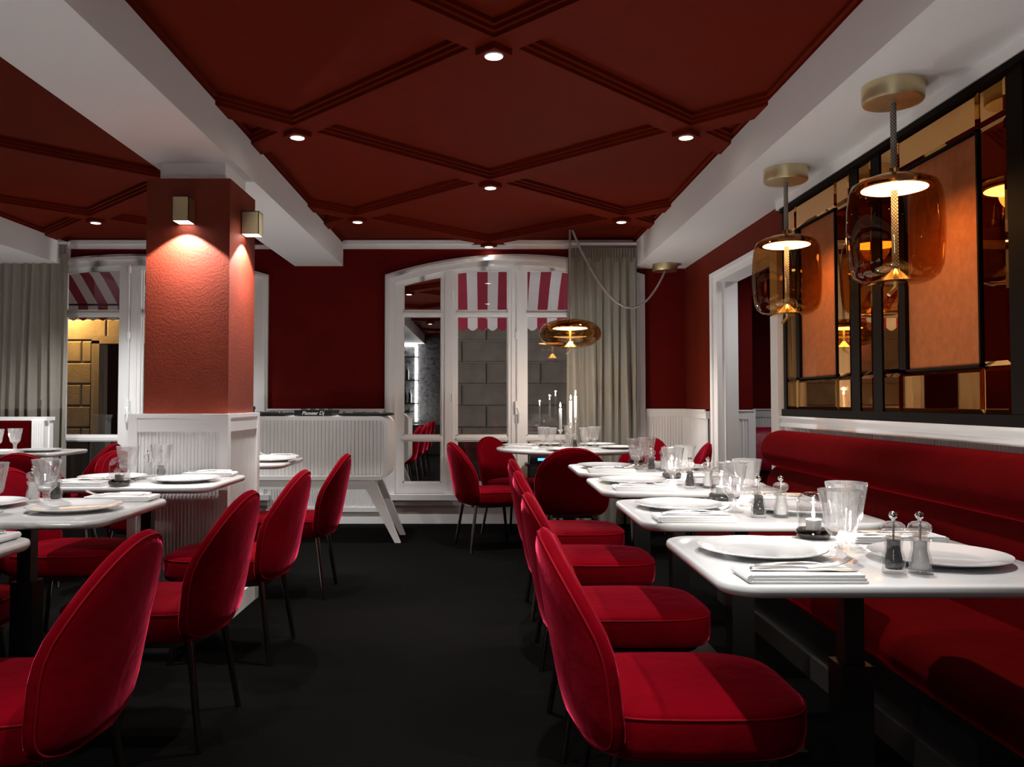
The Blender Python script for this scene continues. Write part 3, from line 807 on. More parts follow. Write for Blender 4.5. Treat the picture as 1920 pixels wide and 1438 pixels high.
for y, w, a in zip(cyR, ('nearest, at the front right table', 'second from the front in the right row', 'third from the front in the right row', 'farthest of the right row, only its back edge showing'), (0, 1.5, -1, 1)):
    chair(.452, y, a, 'red velvet chair ' + w, 'chairs along the right row of tables')
cyL = [1.957, 2.853, 3.72, 4.86]
for y, w, a in zip(cyL, ('with its back to us in the bottom left corner', 'second from the front along the left side of the aisle', 'third from the front along the left side of the aisle', 'farthest along the left side of the aisle, before the console'), (182, 180, 179, 181)):
    chair(-1.122, y, a, 'red velvet chair ' + w, 'chairs along the left side of the aisle')
chair(-1.925, 2.82, 0, 'red velvet chair at the left picture edge, only its seat front showing', 'chairs on the far side of the left tables')
chair(-1.925, 3.83, 0, 'red velvet chair facing us behind the second left table, left of the column', 'chairs on the far side of the left tables')
chair(-2.03, 5.07, -20, 'red velvet chair just left of the column pedestal, half hidden by it', 'chairs on the far side of the left tables')
chair(-2.74, 5.22, 82, 'dark red velvet chair back in front of the far left table', 'chairs at the far left table')
chair(-3.03, 6.04, 182, 'red velvet chair under the left window, behind another chair', 'chairs at the far left table')
chair(.04, 6.33, 18, 'red velvet chair on the aisle side of the round table', 'chairs around the round table')
chair(.27, 7.00, -38, 'red velvet chair under the window behind the round table', 'chairs around the round table')
chair(.60, 5.78, 88, 'dark red velvet chair with its wide back to us at the round table', 'chairs around the round table')
chair(1.20, 6.90, 222, 'dark red velvet chair in front of the taupe curtain by the round table', 'chairs around the round table')
chair(1.36, 6.16, 172, 'red velvet chair by the white dado between round table and doorway', 'chairs around the round table')

# ------------------------------------------------------------------ tables
TZ = .754
def rrect(hx, hy, r, n=6):
    p = []
    for cx, cy, a0 in ((hx - r, hy - r, 0), (-hx + r, hy - r, 90), (-hx + r, -hy + r, 180), (hx - r, -hy + r, 270)):
        for i in range(n + 1):
            a = R(a0 + 90 * i / n); p.append((cx + r * math.cos(a), cy + r * math.sin(a)))
    return p
def slab(outline_fn, z1, th):
    k = th
    rings = [[(x, y, z1 - th - .004) for x, y in outline_fn(.03)], [(x, y, z1 - th) for x, y in outline_fn(.010)], [(x, y, z1 - th * .72) for x, y in outline_fn(.002)], [(x, y, z1 - th * .45) for x, y in outline_fn(0)],
             [(x, y, z1 - th * .2) for x, y in outline_fn(.0015)], [(x, y, z1 - th * .06) for x, y in outline_fn(.004)], [(x, y, z1) for x, y in outline_fn(.009)]]
    return MB().loft(rings)
def make_table(hx, hy, rad, name='dining_table'):
    r = empty(name)
    slab(lambda i: rrect(hx - i, hy - i, rad - i, 8), TZ, .026).build('tabletop', M['table'], r, 50)
    MB().box(-.16, .16, -.13, .13, TZ - .045, TZ - .03).build('mounting_plate', M['black'], r)
    MB().box(-.023, .023, -.023, .023, .5, TZ - .045).build('upper_post', M['black'], r)
    MB().box(-.037, .037, -.037, .037, .03, .51).build('lower_post', M['black'], r)
    rbox(-.165, .165, -.16, .16, 0, .018, .006).build('base_plate', M['black'], r)
    return r
HX, HY = .38, .308
tbl0 = make_table(HX, HY, .085)
tables = []
def table(x, y, label):
    o = tbl0 if not tables else copy_tree(tbl0)
    o.location = (x, y, 0); tag(o, label, 'table', 'white rectangular dining tables'); tables.append(o)
RT = [(.857, 1.945), (.857, 2.78), (.857, 3.65), (.857, 4.50)]
LT = [(-1.575, 1.93), (-1.56, 2.82), (-1.555, 3.81), (-1.55, 5.07)]
RN = ['front right table', 'second right table', 'third right table', 'fourth right table']
LN = ['nearest left table', 'second left table', 'left table before the column', 'left table behind the column']
for (x, y), n in zip(RT, RN): table(x, y, 'white rounded table, the ' + n + ', set for two')
for (x, y), n in zip(LT, LN): table(x, y, 'white rounded table, the ' + n + ', set for two')
table(-3.40, 6.02, 'white table at the far left picture edge under the curtain')

# --- tableware meshes
def goblet_mesh():
    h = .162
    outer = [(0, 0), (.036, 0), (.037, .003), (.030, .007), (.014, .014), (.0095, .020), (.0135, .027), (.010, .033), (.0135, .039), (.011, .046), (.020, .056), (.033, .068), (.037, .080), (.0415, .11), (.0465, .14), (.050, h)]
    inner = [(.0477, h), (.0440, .14), (.0385, .11), (.0335, .084), (.028, .074), (.014, .067), (0, .066)]
    def mod(r, z, a):
        if .06 < z < h - .006 and r > .03: return 1 - .075 * abs(math.sin(6 * a)) ** .8
        if z < .012 and r > .02: return 1 - .03 * abs(math.sin(6 * a))
        return 1
    m = MB().lathe(outer, 48, mod=mod); m.lathe(inner, 48)
    rim = []
    m.lathe([(.050, h), (.0489, h + .0015), (.0477, h)], 48)
    return m.mesh('goblet', M['glass'], 28)
goblet_me = goblet_mesh()
plate_me = MB().lathe([(0, .006), (.085, .006), (.100, .008), (.120, .013), (.144, .0175), (.1495, .0185), (.151, .0165), (.146, .0135), (.120, .008), (.1, .002), (.094, 0), (.088, 0), (.086, .003), (0, .003)], 56).mesh('plate', M['porcelain'], 50)
def napkin_mesh():
    m = MB(); w, d = .118, .056
    for k in range(3):
        o = .0015 * k; z0 = .0058 * k
        m.xf(Matrix.Identity(4))
        b = rbox(-w + o, w - o * 2, -d + o, d - o, z0, z0 + .0056, .0024); m.add(b.v, b.f)
    t = MB().tube([(-w, -d + .002, .0088), (-w, d - .002, .0088)], .0085, 8); m.add(t.v, t.f)
    return m.mesh('napkin', M['linen'], 40)
napkin_me = napkin_mesh()
def strip(pts, th):
    """pts: (x, halfwidth, z) flat bar along x"""
    m = MB(); m.loft([[(x, -w, z), (x, -w * .6, z + th), (x, w * .6, z + th), (x, w, z), (x, w * .6, z - th * .3), (x, -w * .6, z - th * .3)] for x, w, z in pts]); return m
def fork_mesh():
    m = strip([(-.098, .002, .003), (-.095, .008, .0045), (-.08, .009, .007), (-.05, .0055, .009), (0, .0035, .0095), (.03, .004, .008), (.045, .010, .005), (.06, .0125, .003)], .0022)
    for k in range(4):
        y = -.0095 + k * .0063
        b = MB().loft([[(x, y - w, z), (x, y + w, z), (x, y + w, z + .002), (x, y - w, z + .002)] for x, w, z in ((.055, .0024, .003), (.075, .0022, .004), (.098, .0018, .012), (.108, .0010, .018))])
        m.add(b.v, b.f)
    return m.mesh('fork', M['cutlery'], 40)
def knife_mesh():
    m = strip([(-.108, .003, .003), (-.105, .0085, .005), (-.09, .0095, .0065), (-.05, .0075, .0075), (0, .0065, .007), (.008, .0085, .006)], .0035)
    b = strip([(.006, .0085, .005), (.03, .0095, .004), (.085, .010, .002), (.105, .007, .0015), (.113, .001, .0015)], .0012); m.add(b.v, b.f)
    return m.mesh('knife', M['cutlery'], 40)
fork_me, knife_me = fork_mesh(), knife_mesh()
def make_mill(fill):
    r = empty('pepper_mill' if fill == 'pepper' else 'salt_mill')
    MB().lathe([(0, 0), (.0235, 0), (.0245, .004), (.0235, .010), (.0215, .013), (.0235, .024), (.0225, .034), (.018, .048), (.0175, .058), (.0195, .066), (.0215, .070), (.0215, .074), (.015, .076), (0, .076)], 28).build('body', M['acrylic'], r, 40)
    MB().lathe([(0, .009), (.0165, .009), (.0175, .022), (.0165, .034), (.0135, .047), (.0135, .058), (.014, .070), (0, .0705)], 20).build('filling', M[fill], r, 50)
    MB().lathe([(0, .077), (.015, .077), (.0165, .082), (.022, .088), (.0245, .095), (.0225, .103), (.015, .108), (.006, .110), (0, .110)], 28, mod=lambda q, z, a: 1 - (.05 * abs(math.sin(4 * a)) if q > .016 else 0)).build('cap', M['acrylic'], r, 40)
    MB().lathe([(0, .108), (.003, .109), (.0035, .113), (.0075, .117), (.009, .1225), (.007, .128), (0, .131)], 16).build('knob', M['steel'], r, 60)
    MB().tube([(0, 0, .07), (0, 0, .112)], .0025, 8).build('spindle', M['steel'], r, 60)
    return r
pep0, salt0 = make_mill('pepper'), make_mill('salt')
def make_candle(lit):
    r = empty('candle_lantern')
    MB().lathe([(0, 0), (.036, 0), (.043, .006), (.0455, .014), (.044, .022), (.040, .026), (0, .026)], 32).build('base', M['smoke'], r, 40)
    MB().lathe([(.0385, .0265), (.0405, .045), (.042, .075), (.042, .092), (.039, .106), (.031, .117), (.018, .1225), (0, .124)], 36).build('dome', M['dome'], r, 60)
    cnd = MB().lathe([(0, .0265), (.019, .0265), (.0195, .03), (.0195, .05), (.018, .051), (0, .0495)], 24).build('tealight', M['tealight'], r, 40)
    MB().tube([(0, 0, .049), (0, 0, .056)], .0009, 6).build('wick', M['black'], cnd, 40)
    if lit:
        MB().lathe([(0, .054), (.0032, .057), (.0045, .061), (.0032, .068), (.0012, .075), (0, .078)], 14).build('flame', M['flame'], r, 60)
    return r
candL, candU = make_candle(True), make_candle(False)
used = set()
def put(proto, x, y, z, rz, label, cat, group):
    o = copy_tree(proto) if proto.name in used else proto
    used.add(proto.name); o.location = (x, y, z); o.rotation_euler = (0, 0, rz); tag(o, label, cat, group); return o
def item(name, me, x, y, z, rz, label, cat, group):
    o = share(name, me, None, (x, y, z), rz); return tag(o, label, cat, group)
def flame_light(x, y, z, wat=CANDLE_W):
    l = bpy.data.lights.new('candle_light', 'POINT'); l.energy = wat; l.color = (1, .95, .88); l.shadow_soft_size = .008
    o = bpy.data.objects.new('candle_light', l); o.location = (x, y, z); link(o)
    return o

def setting(tx, ty, flip, nm, lit, side_names, jig):
    """one table for two, positions read off the front right table; flip = turned half way round"""
    s = -1 if flip else 1; a = PI if flip else 0
    rnd = random.Random(jig)
    def P(x, y): return tx + s * x + rnd.uniform(-.008, .008), ty + s * y + rnd.uniform(-.008, .008)
    e = .0006; z = TZ + e
    A, B = side_names
    for k, (sx, side) in enumerate(((-1, A), (1, B))):
        x, y = P(sx * .19, sx * -.045)
        item('dinner_plate', plate_me, x, y, z, rnd.uniform(0, 6), 'white round plate on the %s side of the %s' % (side, nm), 'plate', 'white dinner plates')
        x, y = P(sx * .205, sx * .225 * -1 * -1 if False else sx * .235)
        ra = a + (0 if sx < 0 else PI) + rnd.uniform(-.03, .03)
        item('napkin', napkin_me, x, y, z, ra, 'folded white napkin on the %s side of the %s' % (side, nm), 'napkin', 'folded napkins')
        dx, dy = math.cos(ra), math.sin(ra)
        item('table_fork', fork_me, x - dy * .018 + dx * .008, y + dx * .018 + dy * .008, z + .0182, ra + .06, 'steel fork on the napkin on the %s side of the %s' % (side, nm), 'fork', 'steel forks')
        item('table_knife', knife_me, x + dy * .016, y - dx * .016, z + .0178, ra - .03, 'steel knife on the napkin on the %s side of the %s' % (side, nm), 'knife', 'steel knives')
    for (gx_, gy_, w) in ((-.035, -.06, 'nearer to us' if not flip else 'farther from us'), (.052, .105, 'farther from us' if not flip else 'nearer to us')):
        x, y = P(gx_, gy_)
        item('wine_goblet', goblet_me, x, y, z, rnd.uniform(0, 6), 'fluted clear glass goblet on the %s, the one %s' % (nm, w), 'glass', 'fluted glass goblets')
    x, y = P(.012, -.185); put(pep0, x, y, z, rnd.uniform(0, 6), 'clear pepper mill full of black peppercorns on the ' + nm, 'pepper mill', 'pepper mills')
    x, y = P(.078, -.185); put(salt0, x, y, z, rnd.uniform(0, 6), 'clear salt mill full of white salt on the ' + nm, 'salt mill', 'salt mills')
    x, y = P(.025, .262)
    put(candL if lit else candU, x, y, z, 0, ('lit' if lit else 'unlit') + ' tealight under a glass dome on the ' + nm, 'candle holder', 'glass dome tealights')
    if lit: flame_light(x, y, z + .085, CANDLE_W * (2 if flip else 1))
for k, (x, y) in enumerate(RT): setting(x, y, False, RN[k], k < 3, ('aisle', 'banquette'), 11 + k)
for k, (x, y) in enumerate(LT):
    if k < 3: setting(x, y, True, LN[k], k == 0, ('far', 'aisle'), 31 + k)  # nearest left tealight, out of view, is lit only to brighten that side
# the table behind the column shows only its aisle end
item('dinner_plate', plate_me, -1.30, 5.03, TZ + .0006, 0, 'white round plate on the left table behind the column', 'plate', 'white dinner plates')
item('napkin', napkin_me, -1.33, 5.29, TZ + .0006, PI, 'folded white napkin on the left table behind the column', 'napkin', 'folded napkins')
item('table_fork', fork_me, -1.33, 5.275, TZ + .0188, PI, 'steel fork on the left table behind the column', 'fork', 'steel forks')
item('table_knife', knife_me, -1.33, 5.305, TZ + .0184, PI, 'steel knife on the left table behind the column', 'knife', 'steel knives')
# two tealights added out of sight to brighten the left side
put(candL, -1.62, 5.20, TZ + .0006, 0, 'added tealight under a glass dome, hidden behind the column to brighten the left', 'candle holder', 'glass dome tealights'); flame_light(-1.62, 5.20, TZ + .086, CANDLE_W * 1.7)
put(candL, -3.70, 6.10, TZ + .0006, 0, 'added unseen tealight under a dome at the outer end of the far left table', 'candle holder', 'glass dome tealights'); flame_light(-3.70, 6.10, TZ + .086, CANDLE_W * 2)
# far left table
item('wine_goblet', goblet_me, -3.53, 5.95, TZ + .0006, 0, 'left one of two fluted goblets on the far left table', 'glass', 'fluted glass goblets')
item('wine_goblet', goblet_me, -3.47, 6.08, TZ + .0006, 0, 'right one of two fluted goblets on the far left table', 'glass', 'fluted glass goblets')
item('dinner_plate', plate_me, -3.235, 5.98, TZ + .0006, 0, 'white round plate on the far left table', 'plate', 'white dinner plates')
# ------------------------------------------------------------------ round table
RX, RY, RR = .665, 6.50, .575
rt = empty('round_table', (RX, RY, 0)); tag(rt, 'white round table with candlesticks in front of the window', 'table')
slab(lambda i: [((RR - i) * math.cos(2 * PI * k / 64), (RR - i) * math.sin(2 * PI * k / 64)) for k in range(64)], TZ, .026).build('tabletop', M['table'], rt, 50)
MB().lathe([(.05, .04), (.05, .70), (.14, .715), (.14, .722), (0, .722)], 24).build('post', M['black'], rt, 40)
MB().lathe([(0, 0), (.28, 0), (.28, .014), (.06, .034), (0, .034)], 40).build('base', M['black'], rt, 40)
zT = TZ + .0006
def candlestick(x, y, hs, hc, label):
    r = empty('candlestick', (x, y, zT)); tag(r, label, 'candlestick', 'candlesticks on the round table')
    MB().lathe([(0, 0), (.036, 0), (.036, .004), (.022, .009), (.008, .016), (.0055, .03), (.0055, hs - .045), (.010, hs - .038), (.006, hs - .030), (.012, hs - .018), (.020, hs - .006), (.021, hs), (.011, hs), (.011, hs - .01), (0, hs - .01)], 20).build('holder', M['silver'], r, 40)
    cd = MB().lathe([(0, hs - .008), (.0108, hs - .008), (.0108, hs + hc - .004), (.008, hs + hc), (0, hs + hc - .002)], 16).build('candle', M['wax'], r, 40)
    MB().tube([(0, 0, hs + hc - .003), (0, 0, hs + hc + .01)], .001, 6).build('wick', M['black'], cd, 40)
    b = hs + hc + .006
    MB().lathe([(0, b), (.004, b + .006), (.0058, b + .014), (.004, b + .026), (.0015, b + .036), (0, b + .04)], 14).build('flame', M['flame'], r, 60)
    flame_light(x, y, zT + b + .05, CANDLE_W * .75)
candlestick(.588, 6.40, .145, .165, 'silver candlestick with a lit white candle, the shortest and leftmost')
candlestick(.683, 6.53, .195, .175, 'silver candlestick with a lit white candle, the middle one')
candlestick(.735, 6.66, .235, .175, 'tallest silver candlestick with a lit white candle, rightmost')
GT = 'on the round table'
for x, y, w in ((.46, 6.43, 'leftmost'), (.50, 6.27, 'second from left'), (.77, 6.27, 'second from right'), (.87, 6.53, 'rightmost'), (.70, 6.80, 'behind the candles')):
    item('wine_goblet', goblet_me, x, y, zT, x * 9, 'fluted clear goblet %s, %s' % (GT, w), 'glass', 'fluted glass goblets')
put(salt0, .634, 6.33, zT, 0, 'clear salt mill between the candlesticks on the round table', 'salt mill', 'salt mills')
put(pep0, .692, 6.33, zT, 0, 'clear pepper mill right of the salt mill on the round table', 'pepper mill', 'pepper mills')
for x, y, w in ((.29, 6.62, 'left'), (.52, 6.87, 'window'), (.93, 6.80, 'curtain'), (1.03, 6.36, 'right'), (.60, 6.075, 'near')):
    item('dinner_plate', plate_me, x, y, zT, 0, 'white round plate on the %s side of the round table' % w, 'plate', 'white dinner plates')
item('napkin', napkin_me, .29, 6.37, zT, -.55, 'folded white napkin at the left edge of the round table', 'napkin', 'folded napkins')
item('table_fork', fork_me, .295, 6.385, zT + .0182, -.5, 'steel fork on the napkin at the left of the round table', 'fork', 'steel forks')
item('table_knife', knife_me, .285, 6.355, zT + .0178, -.55, 'steel knife on the napkin at the left of the round table', 'knife', 'steel knives')

# ------------------------------------------------------------------ DJ console
dj = empty('dj_console', (-1.55, 6.72, 0)); tag(dj, 'white fluted console with rounded corners on splayed legs', 'console')
x0, x1, yf, ybk, z0, z1 = -.80, .786, -.21, .25, .495, 1.0
def rr2(i, r, n=6):
    w, h = (x1 - x0) / 2 - i, (z1 - z0) / 2 - i
    return [((x0 + x1) / 2 + x, (z0 + z1) / 2 + z) for x, z in rrect(w, h, max(r - i, .005), n)]
oo, ii = rr2(0, .075), rr2(.033, .075); n = len(oo)
fr = MB().loft([[(x, yf, z) for x, z in oo], [(x, ybk, z) for x, z in oo], [(x, ybk, z) for x, z in ii], [(x, yf, z) for x, z in ii], [(x, yf, z) for x, z in oo]], False, False)
fr.build('shell', M['white_gloss'], dj, 30)
f = flutes(x1 - x0 - .066, z1 - z0 - .066, .029, .014); f.v = [(x + x0 + .033, y + yf + .06, z + z0 + .033) for x, y, z in f.v]
f.build('fluted_front', M['white_gloss'], dj, 25)['kind'] = 'stuff'
MB().box(x0 + .05, x1 - .09, yf + .03, yf + .06, z0 - .075, z0).box(x0 + .05, x1 - .09, ybk - .06, ybk - .03, z0 - .075, z0).build('under_rail', M['white_gloss'], dj)
for sx in (-1, 1):
    for yy in (yf + .015, ybk - .055):
        xt, xb = (x1 - .16, x1 + .075) if sx > 0 else (x0 + .16, x0 - .075)
        MB().prism([(xt - .055, z0), (xt + .055, z0), (xb + .022, 0), (xb - .022, 0)], yy, yy + .042).build('leg', M['white_gloss'], dj)
def gear(name, x, w, d, h, label, cat, zz=1.003):
    g = empty(name, (x, 6.70, zz)); tag(g, label, cat)
    rbox(-w / 2, w / 2, -d / 2, d / 2, 0.0005, h, .004).build('case', M['black_plastic'], g, 40)
    return g
for x, w in ((-1.78, 'left'), (-.96, 'right')):
    g = gear('dj_deck', x, .40, .36, .018, 'flat black DJ deck with jog wheel on the %s of the console' % w, 'DJ deck')
    MB().lathe([(0, .018), (.10, .018), (.10, .026), (.09, .030), (0, .030)], 36).build('jog_wheel', M['grey_plastic'], g, 40)
    for k in range(5):
        MB().lathe([(0, .018), (.012, .018), (.010, .034), (0, .034)], 12, (-.16 + .08 * k, -.15, 0)).build('knob', M['grey_plastic'], g, 40)
    MB().box(.15, .19, -.05, .12, .018, .024).build('pitch_fader', M['grey_plastic'], g)
g = gear('dj_mixer', -1.365, .30, .34, .044, 'black DJ mixer with white lettering in the middle of the console', 'DJ mixer')
for ix in range(4):
    for iy in range(3): MB().lathe([(0, .044), (.009, .044), (.007, .056), (0, .056)], 10, (-.11 + .073 * ix, -.06 + .07 * iy, 0)).build('knob', M['grey_plastic'], g, 40)
tx = bpy.data.curves.new('lettering', 'FONT'); tx.body = 'Pioneer Dj'; tx.size = .040; tx.align_x = 'CENTER'; tx.extrude = .0006; tx.shear = .25; tx.offset = .0006
to = bpy.data.objects.new('lettering', tx); COL.objects.link(to)
bpy.context.view_layer.update()
me = bpy.data.meshes.new_from_object(to.evaluated_get(bpy.context.evaluated_depsgraph_get())); bpy.data.objects.remove(to)
me.materials.clear(); me.materials.append(M['letter'])
lt = bpy.data.objects.new('lettering', me); lt.location = (0, -.1712, .009); lt.rotation_euler = (R(90), 0, 0); link(lt, g)
mic = empty('gooseneck_microphone', (-2.03 + .12, 6.80, 1.0)); tag(mic, 'small black stub standing at the left end of the console', 'microphone')
MB().lathe([(0, 0), (.02, 0), (.02, .01), (.006, .014), (.006, .05), (0, .05)], 14).build('stand', M['black_plastic'], mic, 40)
MB().lathe([(0, .048), (.012, .05), (.014, .065), (.008, .078), (0, .08)], 14).build('head', M['grey_plastic'], mic, 60)

# ------------------------------------------------------------------ curtains
def curtain(x0, x1, ztop, zbot, y, folds, label, seed):
    r = empty('curtain', ((x0 + x1) / 2, y, 0)); tag(r, label, 'curtain', 'taupe curtains')
    cx = (x0 + x1) / 2; rnd = random.Random(seed); nx = folds * 10; ph = [rnd.uniform(.6, 1.25) for _ in range(folds + 2)]
    zs = [ztop - .085, ztop - .12, ztop - .2, ztop - .45, ztop - .9, ztop - 1.4, zbot + .3, zbot]
    rings = []
    for side in (0, 1):
        pass
    def pt(i, z, off):
        u = i / nx; k = u * folds; f = int(k)
        amp = (ph[f] * (1 - (k - f)) + ph[min(f + 1, folds + 1)] * (k - f))
        g = (ztop - z) / (ztop - zbot); a = (.016 + .034 * min(1, g * 2.2)) * amp
        w = 1 + .03 * g
        x = (x0 - cx) * w + (x1 - x0) * w * u + .012 * math.sin(3.1 * k + g * 3 + seed)
        return (x, math.sin(2 * PI * k + .7 * math.sin(g * 4 + f)) * a + off, z)
    m = MB(); nz = len(zs)
    for off in (-.0025, .0025):
        vs = [pt(i, z, off) for z in zs for i in range(nx + 1)]
        m.add(vs, [(k * (nx + 1) + i, k * (nx + 1) + i + 1, (k + 1) * (nx + 1) + i + 1, (k + 1) * (nx + 1) + i) for k in range(nz - 1) for i in range(nx)])
    m.build('drape', M['curtain'], r, 80)
    h = MB(); pts = []
    n2 = folds * 3 * 6
    for off in (-.006, .006):
        vs = [((x0 - cx) + (x1 - x0) * i / n2, math.sin(2 * PI * folds * 3 * i / n2) * .012 + off, z) for z in (ztop - .125, ztop - .09, ztop - .02, ztop) for i in range(n2 + 1)]
        h.add(vs, [(k * (n2 + 1) + i, k * (n2 + 1) + i + 1, (k + 1) * (n2 + 1) + i + 1, (k + 1) * (n2 + 1) + i) for k in range(3) for i in range(n2)])
    h.build('heading', M['curtain'], r, 80)
    return r
curtain(.755, 1.372, 2.505, .02, 7.40, 8, 'gathered taupe curtain at the right of the arched window', 3)
curtain(-4.66, -3.76, 2.53, .02, 7.36, 10, 'gathered taupe curtain at the far left of the left window', 8)
for x0_, x1_, y_ in ((.72, 1.375, 7.40), (-4.7, -3.74, 7.36)):
    t_ = tag(MB().box(x0_, x1_, y_ - .015, y_ + .015, 2.532, 2.552).build('curtain_rail', M['white'], None), 'white ceiling rail above the %s curtain' % ('right' if x0_ > 0 else 'left'), 'curtain rail')

# ------------------------------------------------------------------ far-left booth
bo = empty('booth_bench', (-4.3, 6.95, 0)); tag(bo, 'booth with white fluted frame and dark red velvet back at the left edge', 'bench')
MB().box(-.75, .57, .10, .16, 0, .975).build('back_panel', M['white'], bo)
MB().box(-.75, .58, .03, .17, .955, .985).build('top_rail', M['white'], bo)
MB().box(.46, .56, .02, .10, 0, .955).build('end_post', M['white'], bo)
f = flutes(.10, .95, .02, .008); f.v = [(x + .46, y + .018, z) for x, y, z in f.v]; f.build('fluting', M['white'], bo, 25)['kind'] = 'stuff'
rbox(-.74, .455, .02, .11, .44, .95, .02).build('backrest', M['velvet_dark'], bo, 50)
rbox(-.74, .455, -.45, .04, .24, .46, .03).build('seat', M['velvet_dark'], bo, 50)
MB().box(-.74, .44, -.4, .1, 0, .24).build('plinth', M['black'], bo)

# glowing blue device under the round table window
dv = empty('audio_player', (.52, 7.36, .60)); tag(dv, 'small black device with blue display below the window', 'audio player')
rbox(-.12, .12, -.06, .08, -.035, .035, .006).build('case', M['black_plastic'], dv, 40)
MB().box(-.05, .05, -.0622, -.0602, -.008, .014).build('display', M['display'], dv)
ds = tag(MB().box(.36, .68, 7.28, 7.46, .545, .5645).box(.38, .40, 7.3, 7.44, 0, .545).box(.64, .66, 7.3, 7.44, 0, .545).build('window_shelf', M['black'], None), 'low black stand carrying the blue display device', 'stand')

# ------------------------------------------------------------------ behind the camera: back bar seen in the mirrors
bar = empty('back_bar', (-1.5, YR + .2, 0)); tag(bar, 'black back bar with white light strips, seen only in the window mirror', 'bar shelf')
MB().box(-1.2, 1.2, -.19, -.15, 0, 2.5).build('back_panel', M['bar_back'], bar)
for z in (1.05, 1.55, 2.05): MB().box(-1.1, .05, -.15, .08, z, z + .03).build('shelf', M['black'], bar)
MB().box(.0, .035, -.14, .03, .68, 2.34).build('light_strip', M['led'], bar)
MB().box(-.35, .0, -.14, .03, 2.31, 2.34).build('light_strip', M['led'], bar)
MB().box(-1.2, 1.2, -.1, .35, 0, .62).build('counter', M['black'], bar)
for k, x in enumerate((-.28, -.2, -.11, -.3, -.17)):
    z = 1.0805 if k < 3 else 1.5805
    b = MB().lathe([(0, 0), (.035, 0), (.036, .01), (.036, .19), (.014, .23), (.013, .29), (0, .29)], 16).build('bar_bottle', M['bottle'], None, 40, loc=(-1.5 + x, YR + .17, z))
    tag(b, 'dark bottle on the back bar reflected in the window mirror', 'bottle', 'bottles on the back bar')

# ------------------------------------------------------------------ street outside
struct(MB().box(-12, 8, YB + .24, 15, -.25, -.15), 'ground', M['pavement'])
YO = 10.6
wo = struct(MB().box(-12, -5.0, YO, YO + .3, -.2, 6).box(-4.2, 8, YO, YO + .3, -.2, 6).box(-5.0, -4.2, YO, YO + .3, 1.9, 6), 'wall_opposite', M['mortar'])
struct(MB().box(-5.04, -4.16, YO + .28, YO + .34, -.2, 1.95), 'door_2', M['night_door'])
bl_cache = {}
def block(x0, x1, z0, z1):
    g = .012; key = (round(x1 - x0, 3), round(z1 - z0, 3))
    if key not in bl_cache:
        w, h = x1 - x0 - g, z1 - z0 - g; b = .015
        bl_cache[key] = MB().loft([[(0, 0, 0), (w, 0, 0), (w, 0, h), (0, 0, h)], [(0, -.02, 0), (w, -.02, 0), (w, -.02, h), (0, -.02, h)], [(b, -.032, b), (w - b, -.032, b), (w - b, -.032, h - b), (b, -.032, h - b)]], False, True).mesh('stone_block', M['stone'], 20)
    share('stone_block', bl_cache[key], wo, (x0 + g / 2, YO, z0 + g / 2))
RH, BW = .28, .70
for row in range(13):
    z = 1.898 - 8 * RH + row * RH; off = (row % 2) * BW * .55
    for k in range(-13, 9):
        a, b = k * BW + off + .02, (k + 1) * BW + off + .02
        if z < 1.85 and b > -5.06 and a < -4.14:
            if a < -5.15: block(a, -5.06, z, z + RH)
            if b > -4.05: block(-4.14, b, z, z + RH)
            continue
        block(a, b, z, z + RH)
tr = empty('trim_9', (0, 0, 0)); tr['kind'] = 'structure'
MB().box(-5.06, -4.96, YO - .05, YO + .1, -.2, 1.9).box(-4.24, -4.14, YO - .05, YO + .1, -.2, 1.9).box(-5.06, -4.14, YO - .05, YO + .1, 1.86, 1.96).build('door_surround', M['stone'], tr)

def awning(xa, xb, label, dz=0.0):
    r = empty('awning', ((xa + xb) / 2, YB + .26, dz)); tag(r, label, 'awning', 'striped street awnings')
    cx = (xa + xb) / 2; nst = int(round((xb - xa) / .108)); w = (xb - xa) / nst
    for k in range(nst):
        a, b = xa + k * w - cx, xa + (k + 1) * w - cx; ma = M['awn_red'] if k % 2 else M['awn_white']
        sec = [(0, 2.62), (.35, 2.50), (.75, 2.30), (1.10, 2.06)]
        m = MB(); t = .004
        m.loft([[(x, y, z), (x, y, z + t)] + [] for x in () for y, z in ()] or [[(a, y, z), (b, y, z), (b, y, z + t), (a, y, z + t)] for y, z in sec])
        m.build('stripe', ma, r, 50)
        q = []
        for i in range(7): q.append((a + (b - a) * i / 6, 1.92 - .035 * math.sin(PI * i / 6)))
        MB().prism(q + [(b, 2.06), (a, 2.06)], 1.098, 1.102).build('valance', ma, r, 30)
    MB().tube([(xa - cx, 1.10, 2.062), (xb - cx, 1.10, 2.062)], .014, 10).build('front_bar', M['iron'], r, 50)
awning(-1.05, 1.65, 'red and white striped awning outside the arched window')
awning(-4.75, -1.85, 'red and white striped awning outside the left window', .11)
def scroll(x, label):
    r = empty('iron_bracket', (x, YB + .26, 0)); tag(r, label, 'bracket', 'wrought iron awning brackets')
    for (cx, cy, s0, tn) in ((.12, 2.30, .075, 1), (.0, 2.13, .055, -1)):
        pts = []
        for i in range(34):
            a = i / 33 * 3.4 * PI; rr = s0 * (1 - .8 * i / 33); pts.append((cx * .4 + tn * rr * math.cos(a), .30, cy + rr * math.sin(a)))
        MB().tube(pts, .010, 8).build('scroll', M['iron'], r, 60)
    MB().tube([(0, .02, 2.5), (.02, .30, 2.4), (.02, .30, 2.05), (0, .02, 1.95)], .01, 8).build('arm', M['iron'], r, 60)
scroll(-3.36, 'black wrought iron scroll outside the left window, left one')
scroll(-3.04, 'black wrought iron scroll outside the left window, beside the column')
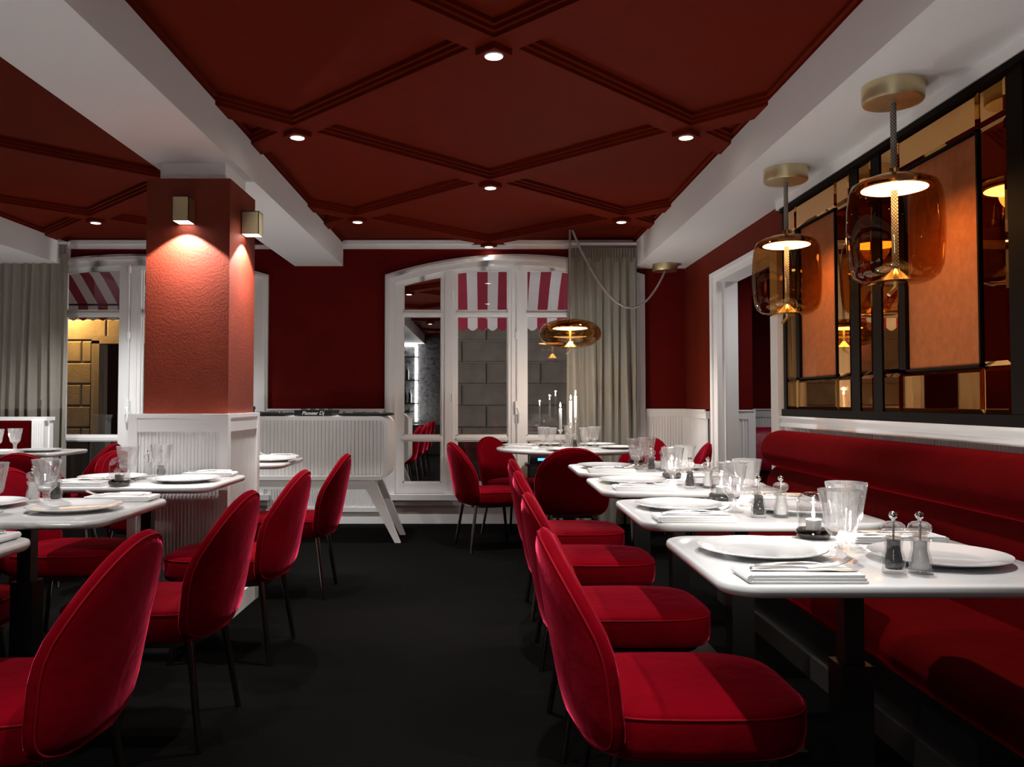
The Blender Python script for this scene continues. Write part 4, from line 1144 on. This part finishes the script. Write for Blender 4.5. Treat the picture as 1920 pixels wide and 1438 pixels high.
# lanterns: the unseen facade pair is added to light awnings and opposite wall
def lantern(x, y, z, col, watt, label):
    r = empty('street_lantern', (x, y, z)); tag(r, label, 'street lamp', 'street lanterns on the facade')
    MB().lathe([(.05, -.12), (.075, .06), (.075, .07), (.02, .12), (0, .13)], 8).build('housing', M['smoke'], r, 20)
    MB().lathe([(0, -.05), (.025, -.04), (.03, 0), (.02, .03), (0, .035)], 14).build('bulb', emis('bulb', col, 20), r, 60)
    sy = 1 if y > 9 else -1
    MB().tube([(0, sy * .25, .16), (0, sy * .05, .18), (0, 0, .13)], .01, 8).build('bracket', M['iron'], r, 60)
    l = bpy.data.lights.new('lantern_light', 'POINT'); l.energy = watt; l.color = col; l.shadow_soft_size = .05
    o = bpy.data.objects.new('lantern_light', l); o.location = (0, 0, -.16); link(o, r)
lantern(-1.50, YB + .48, 1.95, (1, .93, .86), 50, 'unseen lantern added on the facade between the two windows to light the awnings')
lantern(2.2, YB + .48, 1.95, (1, .93, .86), 50, 'unseen lantern added on the facade right of the arched window to light the awning')
lantern(-5.4, YO - .25, 2.6, (1, .52, .13), 120, 'amber street lantern across the road behind the left curtain')

# dark planter boxes added outside to block the lit wall behind the lower panes
for xa, xb, w in ((-.9, 1.45, 'arched'), (-4.5, -2.05, 'left')):
    pb = empty('added_planter', ((xa + xb) / 2, YB + .55, -.15)); tag(pb, 'added black planter box darkening the lower panes of the %s window' % w, 'planter')
    h = (xb - xa) / 2
    MB().box(-h, h, -.15, -.13, 0, .90).box(-h, h, .13, .15, 0, .90).box(-h, -h + .02, -.15, .15, 0, .90).box(h - .02, h, -.15, .15, 0, .90).box(-h, h, -.15, .15, 0, .02).build('trough', M['iron'], pb)
    MB().box(-h + .02, h - .02, -.13, .13, .8, .84).build('soil', M['night_door'], pb)
    for k in range(9):
        x = -h + .1 + (2 * h - .2) * k / 8
        MB().tube([(x, -.17, .02), (x, -.17, .90)], .009, 8).build('railing_bar', M['iron'], pb, 60)
    MB().tube([(-h, -.17, .90), (h, -.17, .90)], .014, 8).build('handrail', M['iron'], pb, 60)
